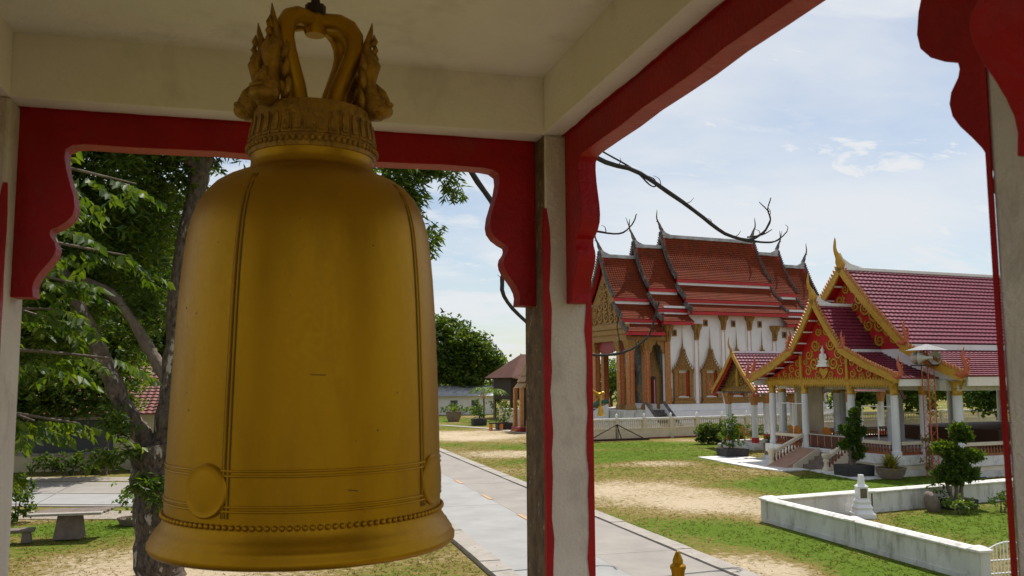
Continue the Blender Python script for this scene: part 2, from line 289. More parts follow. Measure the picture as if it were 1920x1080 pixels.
def lawn_material(blade=False):
    m = bpy.data.materials.new('grass_blades' if blade else 'patchy_lawn'); m.use_nodes = True; nt = m.node_tree; N = nt.nodes.new; L = nt.links.new
    p = nt.nodes['Principled BSDF']; p.inputs['Roughness'].default_value = 0.95; p.inputs['Specular IOR Level'].default_value = 0.15
    geo = N('ShaderNodeNewGeometry')
    def noise(sc, det=8, rgh=0.62, off=(0, 0, 0), st=(1, 1, 1)):
        mp = N('ShaderNodeMapping'); mp.inputs['Location'].default_value = off; mp.inputs['Scale'].default_value = st; L(geo.outputs['Position'], mp.inputs[0])
        n = N('ShaderNodeTexNoise'); n.inputs['Scale'].default_value = sc; n.inputs['Detail'].default_value = det; n.inputs['Roughness'].default_value = rgh
        L(mp.outputs[0], n.inputs['Vector']); return n.outputs['Fac']
    def mr(src, a, b, lo=0.0, hi=1.0):
        r = N('ShaderNodeMapRange'); r.interpolation_type = 'SMOOTHSTEP'; r.inputs[1].default_value = a; r.inputs[2].default_value = b; r.inputs[3].default_value = lo; r.inputs[4].default_value = hi
        L(src, r.inputs[0]); return r.outputs[0]
    def math_(op, a, b):
        q = N('ShaderNodeMath'); q.operation = op
        for i, x in enumerate((a, b)):
            if isinstance(x, (int, float)): q.inputs[i].default_value = x
            else: L(x, q.inputs[i])
        return q.outputs[0]
    def mix(f, a, b):
        q = N('ShaderNodeMixRGB'); L(f, q.inputs[0])
        for i, x in ((1, a), (2, b)):
            if isinstance(x, tuple): q.inputs[i].default_value = x+(1,)
            else: L(x, q.inputs[i])
        return q.outputs[0]
    def blob(cx, cy, rx, ry):   # 1 in the middle of a worn or lush place, 0 outside
        mp = N('ShaderNodeMapping'); mp.vector_type = 'POINT'; mp.inputs['Location'].default_value = (-cx/rx, -cy/ry, 0); mp.inputs['Scale'].default_value = (1/rx, 1/ry, 0); L(geo.outputs['Position'], mp.inputs[0])
        ln = N('ShaderNodeVectorMath'); ln.operation = 'LENGTH'; L(mp.outputs[0], ln.inputs[0]); return mr(ln.outputs['Value'], 0.15, 1.15, 1.0, 0.0)
    big = noise(0.16, 8, 0.62); fine = noise(5.5, 6, 0.7, (3, 1, 0)); vfine = noise(30, 4, 0.7)
    worn = blob(13.2, 28.5, 4.6, 7.5)
    for a in ((14, 62, 6, 9), (-1, 21.5, 4.5, 4.2), (10.3, 18, 1.6, 4.5), (13, 46, 3, 4), (17.5, 39, 3.5, 2.2)): worn = math_('MAXIMUM', worn, blob(*a))
    lush = blob(12.0, 20.5, 3.2, 4.0)
    for a in ((12.2, 15.6, 2.0, 2.2), (17.5, 43, 7, 4), (20.5, 20, 6.5, 3.2), (14, 85, 8, 5), (22, 29.5, 7, 4), (-4.5, 27, 3.6, 1.8), (20, 50, 8, 3.0)): lush = math_('MAXIMUM', lush, blob(*a))
    s = math_('ADD', math_('MULTIPLY', big, 1.0), math_('MULTIPLY', math_('SUBTRACT', fine, 0.5), 0.9))
    s = math_('ADD', s, math_('MULTIPLY', lush, 0.30)); s = math_('SUBTRACT', s, math_('MULTIPLY', worn, 0.34))
    green = mix(vfine, (0.070, 0.128, 0.005), (0.125, 0.195, 0.010))
    dry = mix(fine, (0.27, 0.19, 0.060), (0.185, 0.145, 0.030))
    sand = mix(vfine, (0.62, 0.51, 0.36), (0.47, 0.37, 0.24))
    c = mix(mr(s, 0.14, 0.44), sand, dry); c = mix(mr(s, 0.40, 0.66), c, green)
    c = mix(mr(vfine, 0.50, 0.75, 0.0, 0.35), c, (0.09, 0.07, 0.035))
    L(c, p.inputs['Base Color'])
    b = N('ShaderNodeBump'); b.inputs['Strength'].default_value = 0.8; b.inputs['Distance'].default_value = 0.06; L(math_('ADD', vfine, fine), b.inputs['Height']); L(b.outputs[0], p.inputs['Normal'])
    if blade:
        c = mix(math_('MULTIPLY', vfine, 0.5), c, (0.26, 0.27, 0.05)); L(c, p.inputs['Base Color'])
        t = N('ShaderNodeBsdfTranslucent'); L(c, t.inputs[0]); ms = N('ShaderNodeMixShader'); ms.inputs[0].default_value = 0.6
        L(p.outputs[0], ms.inputs[1]); L(t.outputs[0], ms.inputs[2]); L(ms.outputs[0], nt.nodes['Material Output'].inputs[0])
    return m
m_lawn = lawn_material(); m_blade = lawn_material(True)

# ------------------------------------------------------------------ ground, roads
def ground():
    xs = np.concatenate([[-900, -300, -120, -60], np.arange(-40, 70, 2.0), [80, 140, 300, 900]])
    ys = np.concatenate([[-300, -80, -30, -10], np.arange(0, 100, 2.0), [110, 140, 220, 400, 1200]])
    V = []; 
    for y in ys:
        for x in xs: V.append((x, y, -0.02))
    nx = len(xs); F = []
    for j in range(len(ys)-1):
        for i in range(nx-1):
            a = j*nx+i; F += [(a, a+1, a+nx+1, a+nx)]
    mb = MB(); mb.v = V; mb.f = F; o = mb.build('ground', m_lawn, smooth=True); struct(o)
ground()
def road():
    base = struct(MB().box(4.92, 9.03, 9.0, 74, -0.05, 0.03).build('road', m_conc))
    # concrete slabs, two lanes
    for lane, (x0, x1, m, ph) in enumerate(((4.93, 7.081, m_conc2, 0.0), (7.089, 9.02, m_conc, 2.2))):
        y = 9.0+ph*0.4
        k = 0
        while y < 73:
            ln = 4.55+0.1*((k*7+lane*3) % 3); y1 = min(y+ln, 73.8); dz = 0.001*((k*5+lane) % 3)
            MB().box(x0, x1, y, y1-0.008, 0.032, 0.055+dz).build('slab', m, base); y = y1; k += 1
    for k in range(12):
        y = 10.2+k*4.6
        MB().box(7.02, 7.15, y, y+1.25, 0.067, 0.070).build('lane_dash', m_mark, base)
    for side, (x0, x1) in enumerate(((4.44, 4.90), (9.05, 9.47))):
        me = MB().box(0, x1-x0, 0, 0.985, -0.05, 0.085).mesh('kerb_block'); me.materials.append(m_kerb)
        hole = MB().lathe([(0.022, 0), (0.022, 0.004)], 8).mesh('drain_hole'); hole.materials.append(m_soil)
        for k in range(58):
            b = inst('kerb_block', me, base, (x0, 10+k*1.0, 0.004*((k*3) % 4)), (0, 0, random.uniform(-.004, .004)))
            if k % 2 == 0 and k < 26: inst('drain_hole', hole, b, ((x1-x0)*0.5+random.uniform(-.05, .05), 0.5, 0.083))
    # side road from the left joining the main road
    q = [(-60, 57.0), (-9, 39.3), (-5.3, 38.1), (4.4, 35.0), (4.4, 27.9), (-4.3, 30.9), (-7.3, 31.9), (-60, 49.0)]
    sr = struct(MB().prism(q, lambda a, b, t: (a, b, t), -0.05, 0.015).build('side_road', m_conc))
    for k in range(9):
        t0 = k/9; t1 = (k+0.985)/9
        for (u0_, u1_), m in (((0.02, 0.42), m_conc2), ((0.44, 0.97), m_conc)):
            def pt(t, u): 
                ax = -30+34.2*t; yb = 40.5-12.6*t+0.0; yt = 46.4-11.4*t
                return (ax, yb+(yt-yb)*u)
            MB().prism([pt(t0, u0_), pt(t1, u0_), pt(t1, u1_), pt(t0, u1_)], lambda a, b, t: (a, b, t), 0.017, 0.035).build('slab', m, sr)
    def strip(name, pts, w, z, m):
        mb = MB(); L_ = []; R_ = []
        for i, p in enumerate(pts):
            a = Vector(pts[max(i-1, 0)]+(0,)); b = Vector(pts[min(i+1, len(pts)-1)]+(0,)); d = (b-a).normalized(); n = Vector((-d.y, d.x, 0))*w/2
            L_.append((p[0]+n.x, p[1]+n.y)); R_.append((p[0]-n.x, p[1]-n.y))
        mb.prism(L_+R_[::-1], lambda a, b, t: (a, b, t), z-0.06, z); return struct(mb.build(name, m))
    strip('path', [(2, 82.5), (9, 80), (14.6, 76.2), (17.2, 70), (18.4, 63.5), (18.9, 58)], 0.9, 0.02, m_kerb)
    strip('verge', [(-30, 37.2), (-9, 30.6), (-4, 29.1), (4.3, 26.8)], 1.6, 0.0, M('sandy_gravel', (0.34, 0.29, 0.23), (0.25, 0.21, 0.165), 6, 0.95, bump=0.6))
    strip('verge', [(-30, 48.0), (-9, 40.6), (-5, 39.4), (4.3, 36.4)], 1.5, 0.0, MATS['sandy_gravel'])
road()
def grass():
    n = 52000
    reg = [(9.6, 36, 13, 50, 0.62), (-12, 4.3, 14, 30, 0.24), (9.6, 24, 50, 92, 0.14)]
    Vs = []; Fs = []; off = 0
    for x0, x1, y0, y1, w in reg:
        k = int(n*w); P = np.stack([RNG.uniform(x0, x1, k), y0+(y1-y0)*RNG.uniform(0, 1, k)**1.25, np.full(k, -0.02)], 1)
        c = RNG.uniform(0, 1, (k, 1)); P[:, :2] += 0.0*c
        P = np.repeat(P, 3, 0)+np.concatenate([RNG.normal(0, 0.05, (k*3, 2)), np.zeros((k*3, 1))], 1)
        # keep off kerbs and garden wall
        keep = ~((P[:, 0] > 13.25) & (P[:, 0] < 13.8) & (P[:, 1] < 23)); P = P[keep]
        dens = np.ones(len(P))
        for cx_, cy_, rx_, ry_ in ((13.2, 28.5, 4.6, 7.5), (14, 62, 6, 9), (-1, 21.5, 4.5, 4.2), (10.3, 18, 1.6, 4.5)): dens = np.minimum(dens, np.clip((np.hypot((P[:, 0]-cx_)/rx_, (P[:, 1]-cy_)/ry_)-0.35)/0.8, 0.06, 1))
        P = P[RNG.uniform(0, 1, len(P)) < dens]; kk = len(P)
        h = RNG.uniform(0.02, 0.05, (kk, 1)); a = RNG.uniform(0, 2*PI, kk); s = np.stack([np.cos(a), np.sin(a), 0*a], 1)*0.018
        lean = np.concatenate([RNG.normal(0, 0.06, (kk, 2)), h], 1)
        V = np.stack([P-s, P+s, P+lean], 1).reshape(-1, 3); F = np.arange(kk*3).reshape(-1, 3)+off; off += kk*3
        Vs.append(V); Fs.append(F)
    o = arrmesh('grass', np.concatenate(Vs), np.concatenate(Fs), m_blade); tag(o, 'short patchy grass blades over the dry temple lawn', 'grass', kind='stuff')
grass()

# ------------------------------------------------------------------ bell tower
XL, XR, YF, YN = -0.995, 1.17, 3.72, 1.20       # inner faces of the four columns
CW, CD = 0.215, 0.325                          # column size
ZF, ZS, ZC = 2.40, 5.10, 5.36                  # floor, beam soffit, ceiling
def tower():
    t = thing('bell_tower', 'open white bell tower with red scalloped brackets under its beams, seen from inside', 'bell tower', (0.125, 2.46, 0))
    ox, oy = 0.125, 2.46
    T = lambda x, y, z: (x-ox, y-oy, z)
    def bx(name, m, x0, x1, y0, y1, z0, z1, par=t, bev=0.0):
        return MB().box(x0-ox, x1-ox, y0-oy, y1-oy, z0, z1).build(name, m, par, bevel=bev)
    cols = {'A': (XR, XR+CW, YF, YF+CD), 'B': (XL-CW, XL, YF, YF+CD), 'C': (XR, XR+CW, YN-CD, YN), 'D': (XL-CW, XL, YN-CD, YN)}
    for k, (x0, x1, y0, y1) in cols.items():
        c = bx('column', m_colpl, x0, x1, y0, y1, ZF, ZS, bev=0.012)
        # mould-blackened side towards the middle of the tower, seen on the two far columns
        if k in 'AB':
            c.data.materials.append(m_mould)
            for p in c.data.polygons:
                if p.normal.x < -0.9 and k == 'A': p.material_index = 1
        # hand-painted red stripes down the corner edges
        for (ex, sxg) in ((x0, -1), (x1, 1)):
            for (ey, syg) in (((y0, -1),) if k in 'AB' else ((y1, 1),)):
                mb = MB(); e = 0.004; w = 0.026 if k in 'AB' else 0.007
                ztop = 4.76 if (k in 'AB') else ZS-0.03
                n = 26; pts = []
                prev = None
                for i in range(n+1):
                    z = ZF+(ztop-ZF)*i/n; ww = w*(1+0.16*math.sin(i*2.3+ex*9+ey*5)+0.1*math.sin(i*5.1))
                    if i == n: ww *= 0.35
                    ring = [(ex-sxg*ww, ey+syg*e, z), (ex+sxg*e, ey+syg*e, z), (ex+sxg*e, ey-syg*ww, z), (ex-sxg*0.003, ey-syg*0.003, z)]
                    pts.append([T(*q) for q in ring])
                V = sum(pts, []); F = []
                for i in range(n):
                    for j in range(4): F.append((i*4+j, i*4+(j+1) % 4, i*4+4+(j+1) % 4, i*4+4+j))
                F += [(3, 2, 1, 0), (n*4, n*4+1, n*4+2, n*4+3)]
                mb.add(V, F); mb.build('red_stripe', m_red, c)
    # beams (soffit at ZS), ceiling slab, roof, floor
    bx('beam', m_plaster, XL-CW, XR+CW, YF, YF+CD, ZS, ZC+0.1, bev=0.005)
    bx('beam', m_plaster, XL-CW, XR+CW, YN-CD, YN, ZS, ZC+0.1, bev=0.005)
    bx('beam', m_plaster, XR+0.001, XR+CW-0.001, YN+0.001, YF-0.001, ZS+0.001, ZC+0.1, bev=0.005)
    bx('beam', m_plaster, XL-CW+0.001, XL-0.001, YN+0.001, YF-0.001, ZS+0.001, ZC+0.1, bev=0.005)
    bx('ceiling', m_plaster, XL-0.02, XR+0.02, YN-0.02, YF+0.02, ZC, ZC+0.09)
    # hipped tiled roof above, out of the picture, its overhang widened to shade the columns
    cx, cy = 0, 0
    MB().frus(0, 0, ZC+0.102, ZC+0.20, 1.80, 2.6, 1.80, 2.6).build('roof_slab', m_plaster, t)
    MB().frus(0, 0, ZC+0.202, ZC+1.9, 1.86, 2.66, 0.12, 0.12).build('roof', m_maroon, t)
    MB().lathe([(0.12, 0), (0.16, 0.1), (0.06, 0.25), (0.09, 0.35), (0.01, 0.9)], 12, (0, 0, ZC+1.88)).build('finial', m_tgold, t, smooth=True)
    # floor slab on a masonry base, unseen balcony extended to bounce sun onto the ceiling
    MB().box(-2.25, 2.25, -4.2, 2.4, ZF-0.18, ZF).build('floor_slab', M('tower_floor', (0.26, 0.22, 0.18), (0.20, 0.17, 0.14), 2, 0.8), t)
    MB().box(-1.7, 1.7, -1.9, 1.9, 0, ZF-0.182).build('base_wall', m_white, t)
    # scalloped valances
    prof = [(0.247, 4.962), (0.200, 4.956), (0.174, 4.938), (0.171, 4.905), (0.180, 4.851), (0.196, 4.795), (0.211, 4.745), (0.217, 4.701), (0.211, 4.668), (0.190, 4.640), (0.160, 4.618), (0.133, 4.605),
            (0.130, 4.590), (0.134, 4.575), (0.150, 4.552), (0.155, 4.530), (0.150, 4.503), (0.136, 4.478), (0.114, 4.449), (0.096, 4.423), (0.082, 4.395), (0.077, 4.370), (0.081, 4.332)]
    def valance(a0, a1, fn, t0, t1, k0=1.0):
        pts = [(a0, ZS-0.001), (a1, ZS-0.001), (a1, 4.330)]+[(a1-d, z) for d, z in prof[::-1]]
        n = 10
        for i in range(1, n): pts.append((a1-0.26-(a1-a0-0.52)*i/n, 4.963+0.0035*math.sin(i*2.1+a0)))
        pts += [(a0+d*k0, z) for d, z in prof]+[(a0, 4.330)]
        v = MB().prism(pts, fn, t0, t1).build('red_valance', m_red, t, bevel=0.003)
        v.data.materials.append(m_redsof)
        for p in v.data.polygons:
            if p.normal.z < -0.9 and p.center.z > 4.9: p.material_index = 1  # downward faces get a paler, more orange red than the sides
        # red paint brushed unevenly onto the beam soffit along both faces
        for side, sg in ((t0, -1), (t1, 1)):
            n = 90; w_ = 0.010; pts = []
            for i in range(n+1):
                w_ = min(0.022, max(0.003, w_+random.uniform(-.0022, .0022))); pts.append((a0+(a1-a0)*i/n, side+sg*(w_+random.uniform(-.0008, .0008))))
            poly = pts+[(a1, side+sg*0.001), (a0, side+sg*0.001)]
            MB().prism(poly, lambda a, b, q: fn(a, q, b), ZS-0.004, ZS-0.0005).build('paint_edge', m_red, v)
    valance(XL, XR, lambda a, b, s: T(a, s, b), YF+0.135, YF+0.245)
    valance(XL, XR, lambda a, b, s: T(a, s, b), YN-0.245, YN-0.135)
    valance(YN, YF, lambda a, b, s: T(s, a, b), XR+0.10, XR+0.185, 1.25)
    valance(YN, YF, lambda a, b, s: T(s, a, b), XL-0.185, XL-0.10)
    return t
tower()
def newels():
    g = 'gold-tipped newel posts of the bell tower balcony'
    for x, y, lab in ((2.08, 4.34, 'gold lotus-bud finial on a balcony newel post at the bottom edge, over the road'),):
        p = thing('newel_post', lab, 'newel post', (x, y, ZF), 0)
        MB().frus(0, 0, 0, 0.42, 0.05, 0.05, 0.045, 0.045).build('post', m_white, p, bevel=0.006)
        MB().lathe([(0.050, 0.42), (0.050, 0.445), (0.030, 0.455), (0.034, 0.50), (0.033, 0.58), (0.036, 0.60), (0.041, 0.608), (0.041, 0.622), (0.034, 0.63), (0.027, 0.634), (0.027, 0.65), (0.020, 0.67), (0.012, 0.688), (0.007, 0.695), (0.001, 0.697)], 16).build('finial', m_gold_bell, p, smooth=True)
newels()

# ------------------------------------------------------------------ bell
BX, BY = 0.105, 2.55
def bell():
    b = thing('temple_bell', 'large gold painted bronze temple bell with naga crown, hanging in the tower', 'bell', (BX, BY, 3.545))
    Z = 3.545
    prof = [(0.404, 3.560), (0.409, 3.567), (0.409, 3.578), (0.402, 3.586), (0.402, 3.592), (0.398, 3.598), (0.391, 3.607), (0.389, 3.612), (0.383, 3.618), (0.374, 3.632), (0.3705, 3.644), (0.3695, 3.654), (0.369, 3.668),
            (0.369, 3.69), (0.3685, 3.72), (0.368, 3.75), (0.367, 3.80), (0.365, 3.87), (0.3625, 3.95), (0.359, 4.03), (0.3565, 4.09), (0.352, 4.19), (0.346, 4.28), (0.340, 4.345), (0.333, 4.40), (0.324, 4.44), (0.311, 4.478), (0.293, 4.510), (0.267, 4.539), (0.240, 4.557), (0.210, 4.571), (0.190, 4.579), (0.179, 4.585), (0.173, 4.595), (0.171, 4.61), (0.173, 4.625), (0.176, 4.645)]
    inner = [(0.172-0.05, 4.50), (0.25, 4.42), (0.30, 4.25), (0.325, 3.9), (0.34, 3.68), (0.378, 3.560)]
    body = MB().lathe([(r, z-Z) for r, z in (inner+prof)], 112).build('body', m_gold_bell, b, smooth=True, angle=60)
    def rz(z):
        for (r0_, z0_), (r1_, z1_) in zip(prof, prof[1:]):
            if z0_ <= z <= z1_: return r0_+(r1_-r0_)*(z-z0_)/(z1_-z0_)
        return prof[-1][0]
    vang = math.atan2(-BY, -BX)           # towards camera
    # vertical double ribs with dark seams
    angs = [vang+rad(a) for a in (-31, 53, 149, 233)]
    ribs = [vang+rad(a) for a in (-31, 53, 149, 233)]; discs = [vang+rad(a) for a in (-40, 62, 140, 242)]
    # seen from the camera, +angle turns to the right
    zs = [3.672+i*(4.50-3.672)/26 for i in range(27)]
    zs = [3.672+(z-3.672)*(4.53-3.672)/(4.50-3.672) for z in zs]
    for a in ribs:
        rib = MB()
        for da, rr in ((-0.016, 0.0030), (0.016, 0.0030)):
            rib.tube([((rz(z)+0.001)*math.cos(a+da), (rz(z)+0.001)*math.sin(a+da), z-Z) for z in zs], [rr if 0 < i < 26 else 0.001 for i in range(27)], 8)
        r = rib.build('rib', m_gold_bell, b, smooth=True)
        s = MB()
        for da in (-0.0265, 0.0, 0.0265): s.tube([((rz(z)+0.0005)*math.cos(a+da), (rz(z)+0.0005)*math.sin(a+da), z-Z) for z in zs], 0.0018 if da else 0.0012, 5)
        s.build('seam', m_groove, r)
    for z0 in (3.772, 3.784, 3.700, 3.689):
        n = 112
        band = MB(); rr = rz(z0)+0.0005
        band.tube([(rr*math.cos(2*PI*i/n), rr*math.sin(2*PI*i/n), z0-Z) for i in range(n+1)], 0.0032, 7); bo = band.build('band', m_gold_bell, b, smooth=True)
    # scratches and chipped specks in the gold paint
    for a, z0, w in ((0.06, 4.012, 0.10), (0.30, 3.735, 0.07)):
        n = 10; sc = MB().tube([((rz(z0)+0.0004)*math.cos(vang+a+w*(i/n-.5)), (rz(z0)+0.0004)*math.sin(vang+a+w*(i/n-.5)), z0-Z+0.004*(i/n)*math.sin(z0*40)) for i in range(n+1)], 0.0011, 5).build('scratch', m_groove, b)
    sm = MB().ball((0, 0, 0), 0.0032, 8, 5).mesh('speck'); sm.materials.append(m_groove)
    for k in range(16):
        a = vang+random.uniform(-1.1, 1.1); z0 = random.uniform(3.69, 4.45); q = random.uniform(0.35, 1.0)
        inst('speck', sm, b, (rz(z0)*math.cos(a), rz(z0)*math.sin(a), z0-Z), (0, 0, a), (0.3*q, q, q))
    # striking roundels low on each rib
    for a in discs:
        zc = 3.735; mb = MB(); R_ = rz(zc)
        pr = [(0.066, -0.004), (0.066, 0.005), (0.062, 0.009), (0.054, 0.0075), (0.045, 0.008), (0.0, 0.0105)]
        vs = []; fs = []; seg = 36
        for k in range(seg):
            t = 2*PI*k/seg
            for r, h in pr:
                du, dz = r*math.cos(t), r*math.sin(t); th = a+du/R_; rr = rz(min(4.3, max(3.668, zc+dz)))+h
                vs.append((rr*math.cos(th), rr*math.sin(th), zc+dz-Z))
        n = len(pr)
        for k in range(seg):
            k2 = (k+1) % seg; fs += [(k*n+i, k2*n+i, k2*n+i+1, k*n+i+1) for i in range(n-1)]
        mb.add(vs, fs).build('roundel', m_gold_bell, b, smooth=True)
    # bead ring above the lip
    bead = MB().ball((0, 0, 0), 0.0072, 8, 6).mesh('bead'); bead.materials.append(m_gold_bell)
    for p in bead.polygons: p.use_smooth = True
    nb = 132
    for k in range(nb):
        a = 2*PI*k/nb; inst('bead', bead, b, (0.3725*math.cos(a), 0.3725*math.sin(a), 3.652-Z))
    # collar with lotus petals
    KC = Z+0.004
    colr = MB().lathe([(0.150, 4.628-KC), (0.177, 4.632-KC), (0.180, 4.642-KC), (0.178, 4.652-KC), (0.174, 4.68-KC), (0.168, 4.73-KC), (0.166, 4.757-KC), (0.160, 4.768-KC), (0.14, 4.772-KC)], 72).build('collar', m_gold_old, b, smooth=True)
    pet = MB(); 
    o2 = [(-0.5, 0), (-0.5, 0.55), (-0.3, 0.82), (0, 1.0), (0.3, 0.82), (0.5, 0.55), (0.5, 0)]
    pet.prism([(x*0.030, y*0.082) for x, y in o2], lambda p, q, s: (s+(0.004 if False else 0), p, q), -0.003, 0.004)
    pet.prism([(x*0.018, 0.008+y*0.058) for x, y in o2], lambda p, q, s: (s, p, q), 0.003, 0.008)
    pm = pet.mesh('petal'); pm.materials.append(m_gold_old)
    for k in range(34):
        a = 2*PI*k/34; inst('petal', pm, colr, (0.175*math.cos(a), 0.175*math.sin(a), 4.668-KC), (0, -0.17, a))
    cb = MB().ball((0, 0, 0), 0.0075, 8, 5).mesh('bead'); cb.materials.append(m_gold_old)
    for k in range(66):
        a = 2*PI*k/66; inst('bead', cb, colr, (0.1805*math.cos(a), 0.1805*math.sin(a), 4.652-KC), sc=(1, 1, 1.2))
    # crown of two crossing loops
    def leg(a):
        path = [(0.066, 4.755), (0.062, 4.795), (0.070, 4.835), (0.088, 4.88), (0.106, 4.925), (0.117, 4.962), (0.115, 4.998), (0.098, 5.026), (0.070, 5.042), (0.034, 5.046), (0.0, 5.042)]
        return [(r*math.cos(a), r*math.sin(a), z-KC) for r, z in path]
    crown = [vang+rad(a) for a in (-45, 78, 135, 258)]
    for a in (crown[0], crown[1]):
        p1 = leg(a); p2 = leg(a+PI)
        r1 = [0.032, 0.029, 0.027, 0.026, 0.026, 0.0265, 0.027, 0.027, 0.026, 0.025, 0.025]
        mb = MB(); mb.tube(p1, r1, 14); mb.tube(p2, r1, 14); mb.build('crown_loop', m_gold_bell, b, smooth=True)
    MB().lathe([(0.028, -0.035), (0.034, -0.02), (0.034, 0.015), (0.026, 0.026)], 16, (0, 0, 5.04-KC)).build('crown_collar', m_gold_bell, b, smooth=True)
    # naga heads at the four feet of the crown
    def naga():
        mb = MB()
        mb.tube([(0.030, 0, -0.020), (0.030, 0, 0.004), (0.026, 0, 0.035), (0.014, 0, 0.065), (0.004, 0, 0.105), (0.004, 0, 0.145), (0.006, 0, 0.165), (0.002, 0, 0.19), (-0.004, 0, 0.215), (-0.002, 0, 0.245), (0.004, 0, 0.285), (0.006, 0, 0.315)],
                [0.016, 0.032, 0.034, 0.023, 0.021, 0.027, 0.029, 0.021, 0.013, 0.010, 0.006, 0.001], 14)
        mb.ball((0.040, 0, 0.012), 0.033, 14, 9, (1.0, 1.0, 0.85)); mb.ball((0.058, 0, 0.034), 0.015, 10, 6, (1, 1.4, .7)); mb.tube([(0.050, 0, 0.045), (0.040, 0, 0.075), (0.024, 0, 0.10)], [0.014, 0.012, 0.006], 8)
        for s in (-1, 1):
            mb.ball((0.034, 0.022*s, 0.046), 0.009, 8, 6)
            for k, (z, q, hh) in enumerate(((0.01, 0.030, 0.07), (0.075, 0.026, 0.075), (0.135, 0.026, 0.06))):      # leaf-shaped fins on the neck
                mb.tube([(-0.006, q*s*0.7, z-0.010), (-0.002, (q+0.010)*s, z+hh*0.25), (-0.004, (q+0.014)*s, z+hh*0.6), (-0.010, (q+0.006)*s, z+hh)], [0.012, 0.014, 0.010, 0.001], 8, (0.7, 0.6, 1))
        for k in range(3):
            z = 0.185+k*0.030
            mb.tube([(0.010, 0, z-0.012), (0.022-k*.003, 0, z+0.006), (0.018-k*.003, 0, z+0.030)], [0.009, 0.008, 0.001], 7)
        me = mb.mesh('naga_head'); me.materials.append(m_gold_old)
        for p in me.polygons: p.use_smooth = True
        return me
    nm = naga()
    for k, a in enumerate(crown): inst('naga_head', nm, b, (0.146*math.cos(a), 0.146*math.sin(a), 4.770-KC), (0, 0.05, a), (1.15, 1.12, 0.87))
    hg = MB(); hg.tube([(0, 0, 5.03-KC), (0, 0, ZC-Z+0.02)], 0.013, 10); hg.lathe([(0.026, 5.066-KC), (0.03, 5.07-KC), (0.03, 5.095-KC), (0.016, 5.10-KC)], 8)
    hg.lathe([(0.07, ZC-0.012-Z), (0.07, ZC-Z+0.003)], 8); hg.build('hanger', m_iron, b)
bell()
# ------------------------------------------------------------------ Thai roof helpers
def resample(prof, n):
    pts = [Vector((0, y, z)) for y, z in prof]; d = [0]
    for a, b in zip(pts, pts[1:]): d.append(d[-1]+(b-a).length)
    out = []
    for i in range(n+1):
        t = d[-1]*i/n
        for k in range(len(pts)-1):
            if t <= d[k+1]+1e-9:
                out.append(pts[k].lerp(pts[k+1], (t-d[k])/max(1e-9, d[k+1]-d[k]))); break
    return out
def tile_slope(x0, x1, prof, rows, period, amp, step, xs_top=None):
    """rows of lapped tiles running down prof [(y,z)...] from ridge to eave; each row is lifted at its lower edge.
    xs_top=(x0t,x1t): trapezoid plan (top edge differs from the bottom edge)."""
    P = resample(prof, rows); mb = MB(); nx = max(2, int(round((x1-x0)/period*4)))
    sgn = 1 if P[-1].y > P[0].y else -1
    for i in range(rows):
        a, b = P[i], P[i+1]; d = (b-a).normalized(); n = Vector((0, -d.z*1, d.y)); n = n if n.z > 0 else -n
        b2 = b+d*0.02; V = []
        for k in range(nx+1):
            w = amp*(0.5+0.5*math.cos(2*PI*k/4.0)) if period else 0
            f = k/nx
            def X(t):
                if xs_top is None: return x0+(x1-x0)*f
                l = xs_top[0]+(x0-xs_top[0])*t; r = xs_top[1]+(x1-xs_top[1])*t; return l+(r-l)*f
            q0 = a+n*w; q1 = b2+n*(w+step); q2 = b2+n*(-0.01)
            V += [(X(i/rows), q0.y, q0.z), (X((i+1)/rows), q1.y, q1.z), (X((i+1)/rows), q2.y, q2.z)]
        F = []
        for k in range(nx):
            o = k*3; F += [(o, o+1, o+4, o+3), (o+1, o+2, o+5, o+4)]
        mb.add(V, F)
    return mb
def scroll(mb, cx, cz, r, turns, s, fn, w0, depth=0.05, a0=0.0):
    """flat relief spiral (kranok scroll) in a gable plane: fn(a, b, t)"""
    n = int(14*turns)+4; L_, R_ = [], []
    for i in range(n+1):
        t = i/n; a = a0+s*2*PI*turns*t; rr = r*(1-0.82*t); w = w0*(1-0.6*t)*(0.55+0.45*min(1, t*6))
        L_.append((cx+(rr+w)*math.cos(a), cz+(rr+w)*math.sin(a))); R_.append((cx+(rr-w)*math.cos(a), cz+(rr-w)*math.sin(a)))
    V = []; F = []
    for i in range(n+1): V += [fn(*L_[i], 0), fn(*L_[i], depth), fn(*R_[i], depth), fn(*R_[i], 0)]
    for i in range(n):
        o = i*4
        for j in range(4): F.append((o+j, o+(j+1) % 4, o+4+(j+1) % 4, o+4+j))
    F += [(0, 1, 2, 3), (n*4+3, n*4+2, n*4+1, n*4)]
    mb.add(V, F)
    # leaf barbs on the outside
    for i in range(1, int(n*0.6), 2):
        x, z = L_[i]; a = a0+s*2*PI*turns*i/n; h = r*0.24
        tip = (x+h*math.cos(a+s*0.9), z+h*math.sin(a+s*0.9)); x2, z2 = L_[min(i+1, n)]
        mb.add([fn(x, z, 0), fn(x2, z2, 0), fn(*tip, 0.0), fn((x+x2)/2, (z+z2)/2, depth*0.8)], [(0, 1, 3), (1, 2, 3), (2, 0, 3)])
def flame(mb, pts, fn, t0, t1): mb.prism(pts, fn, t0, t1)
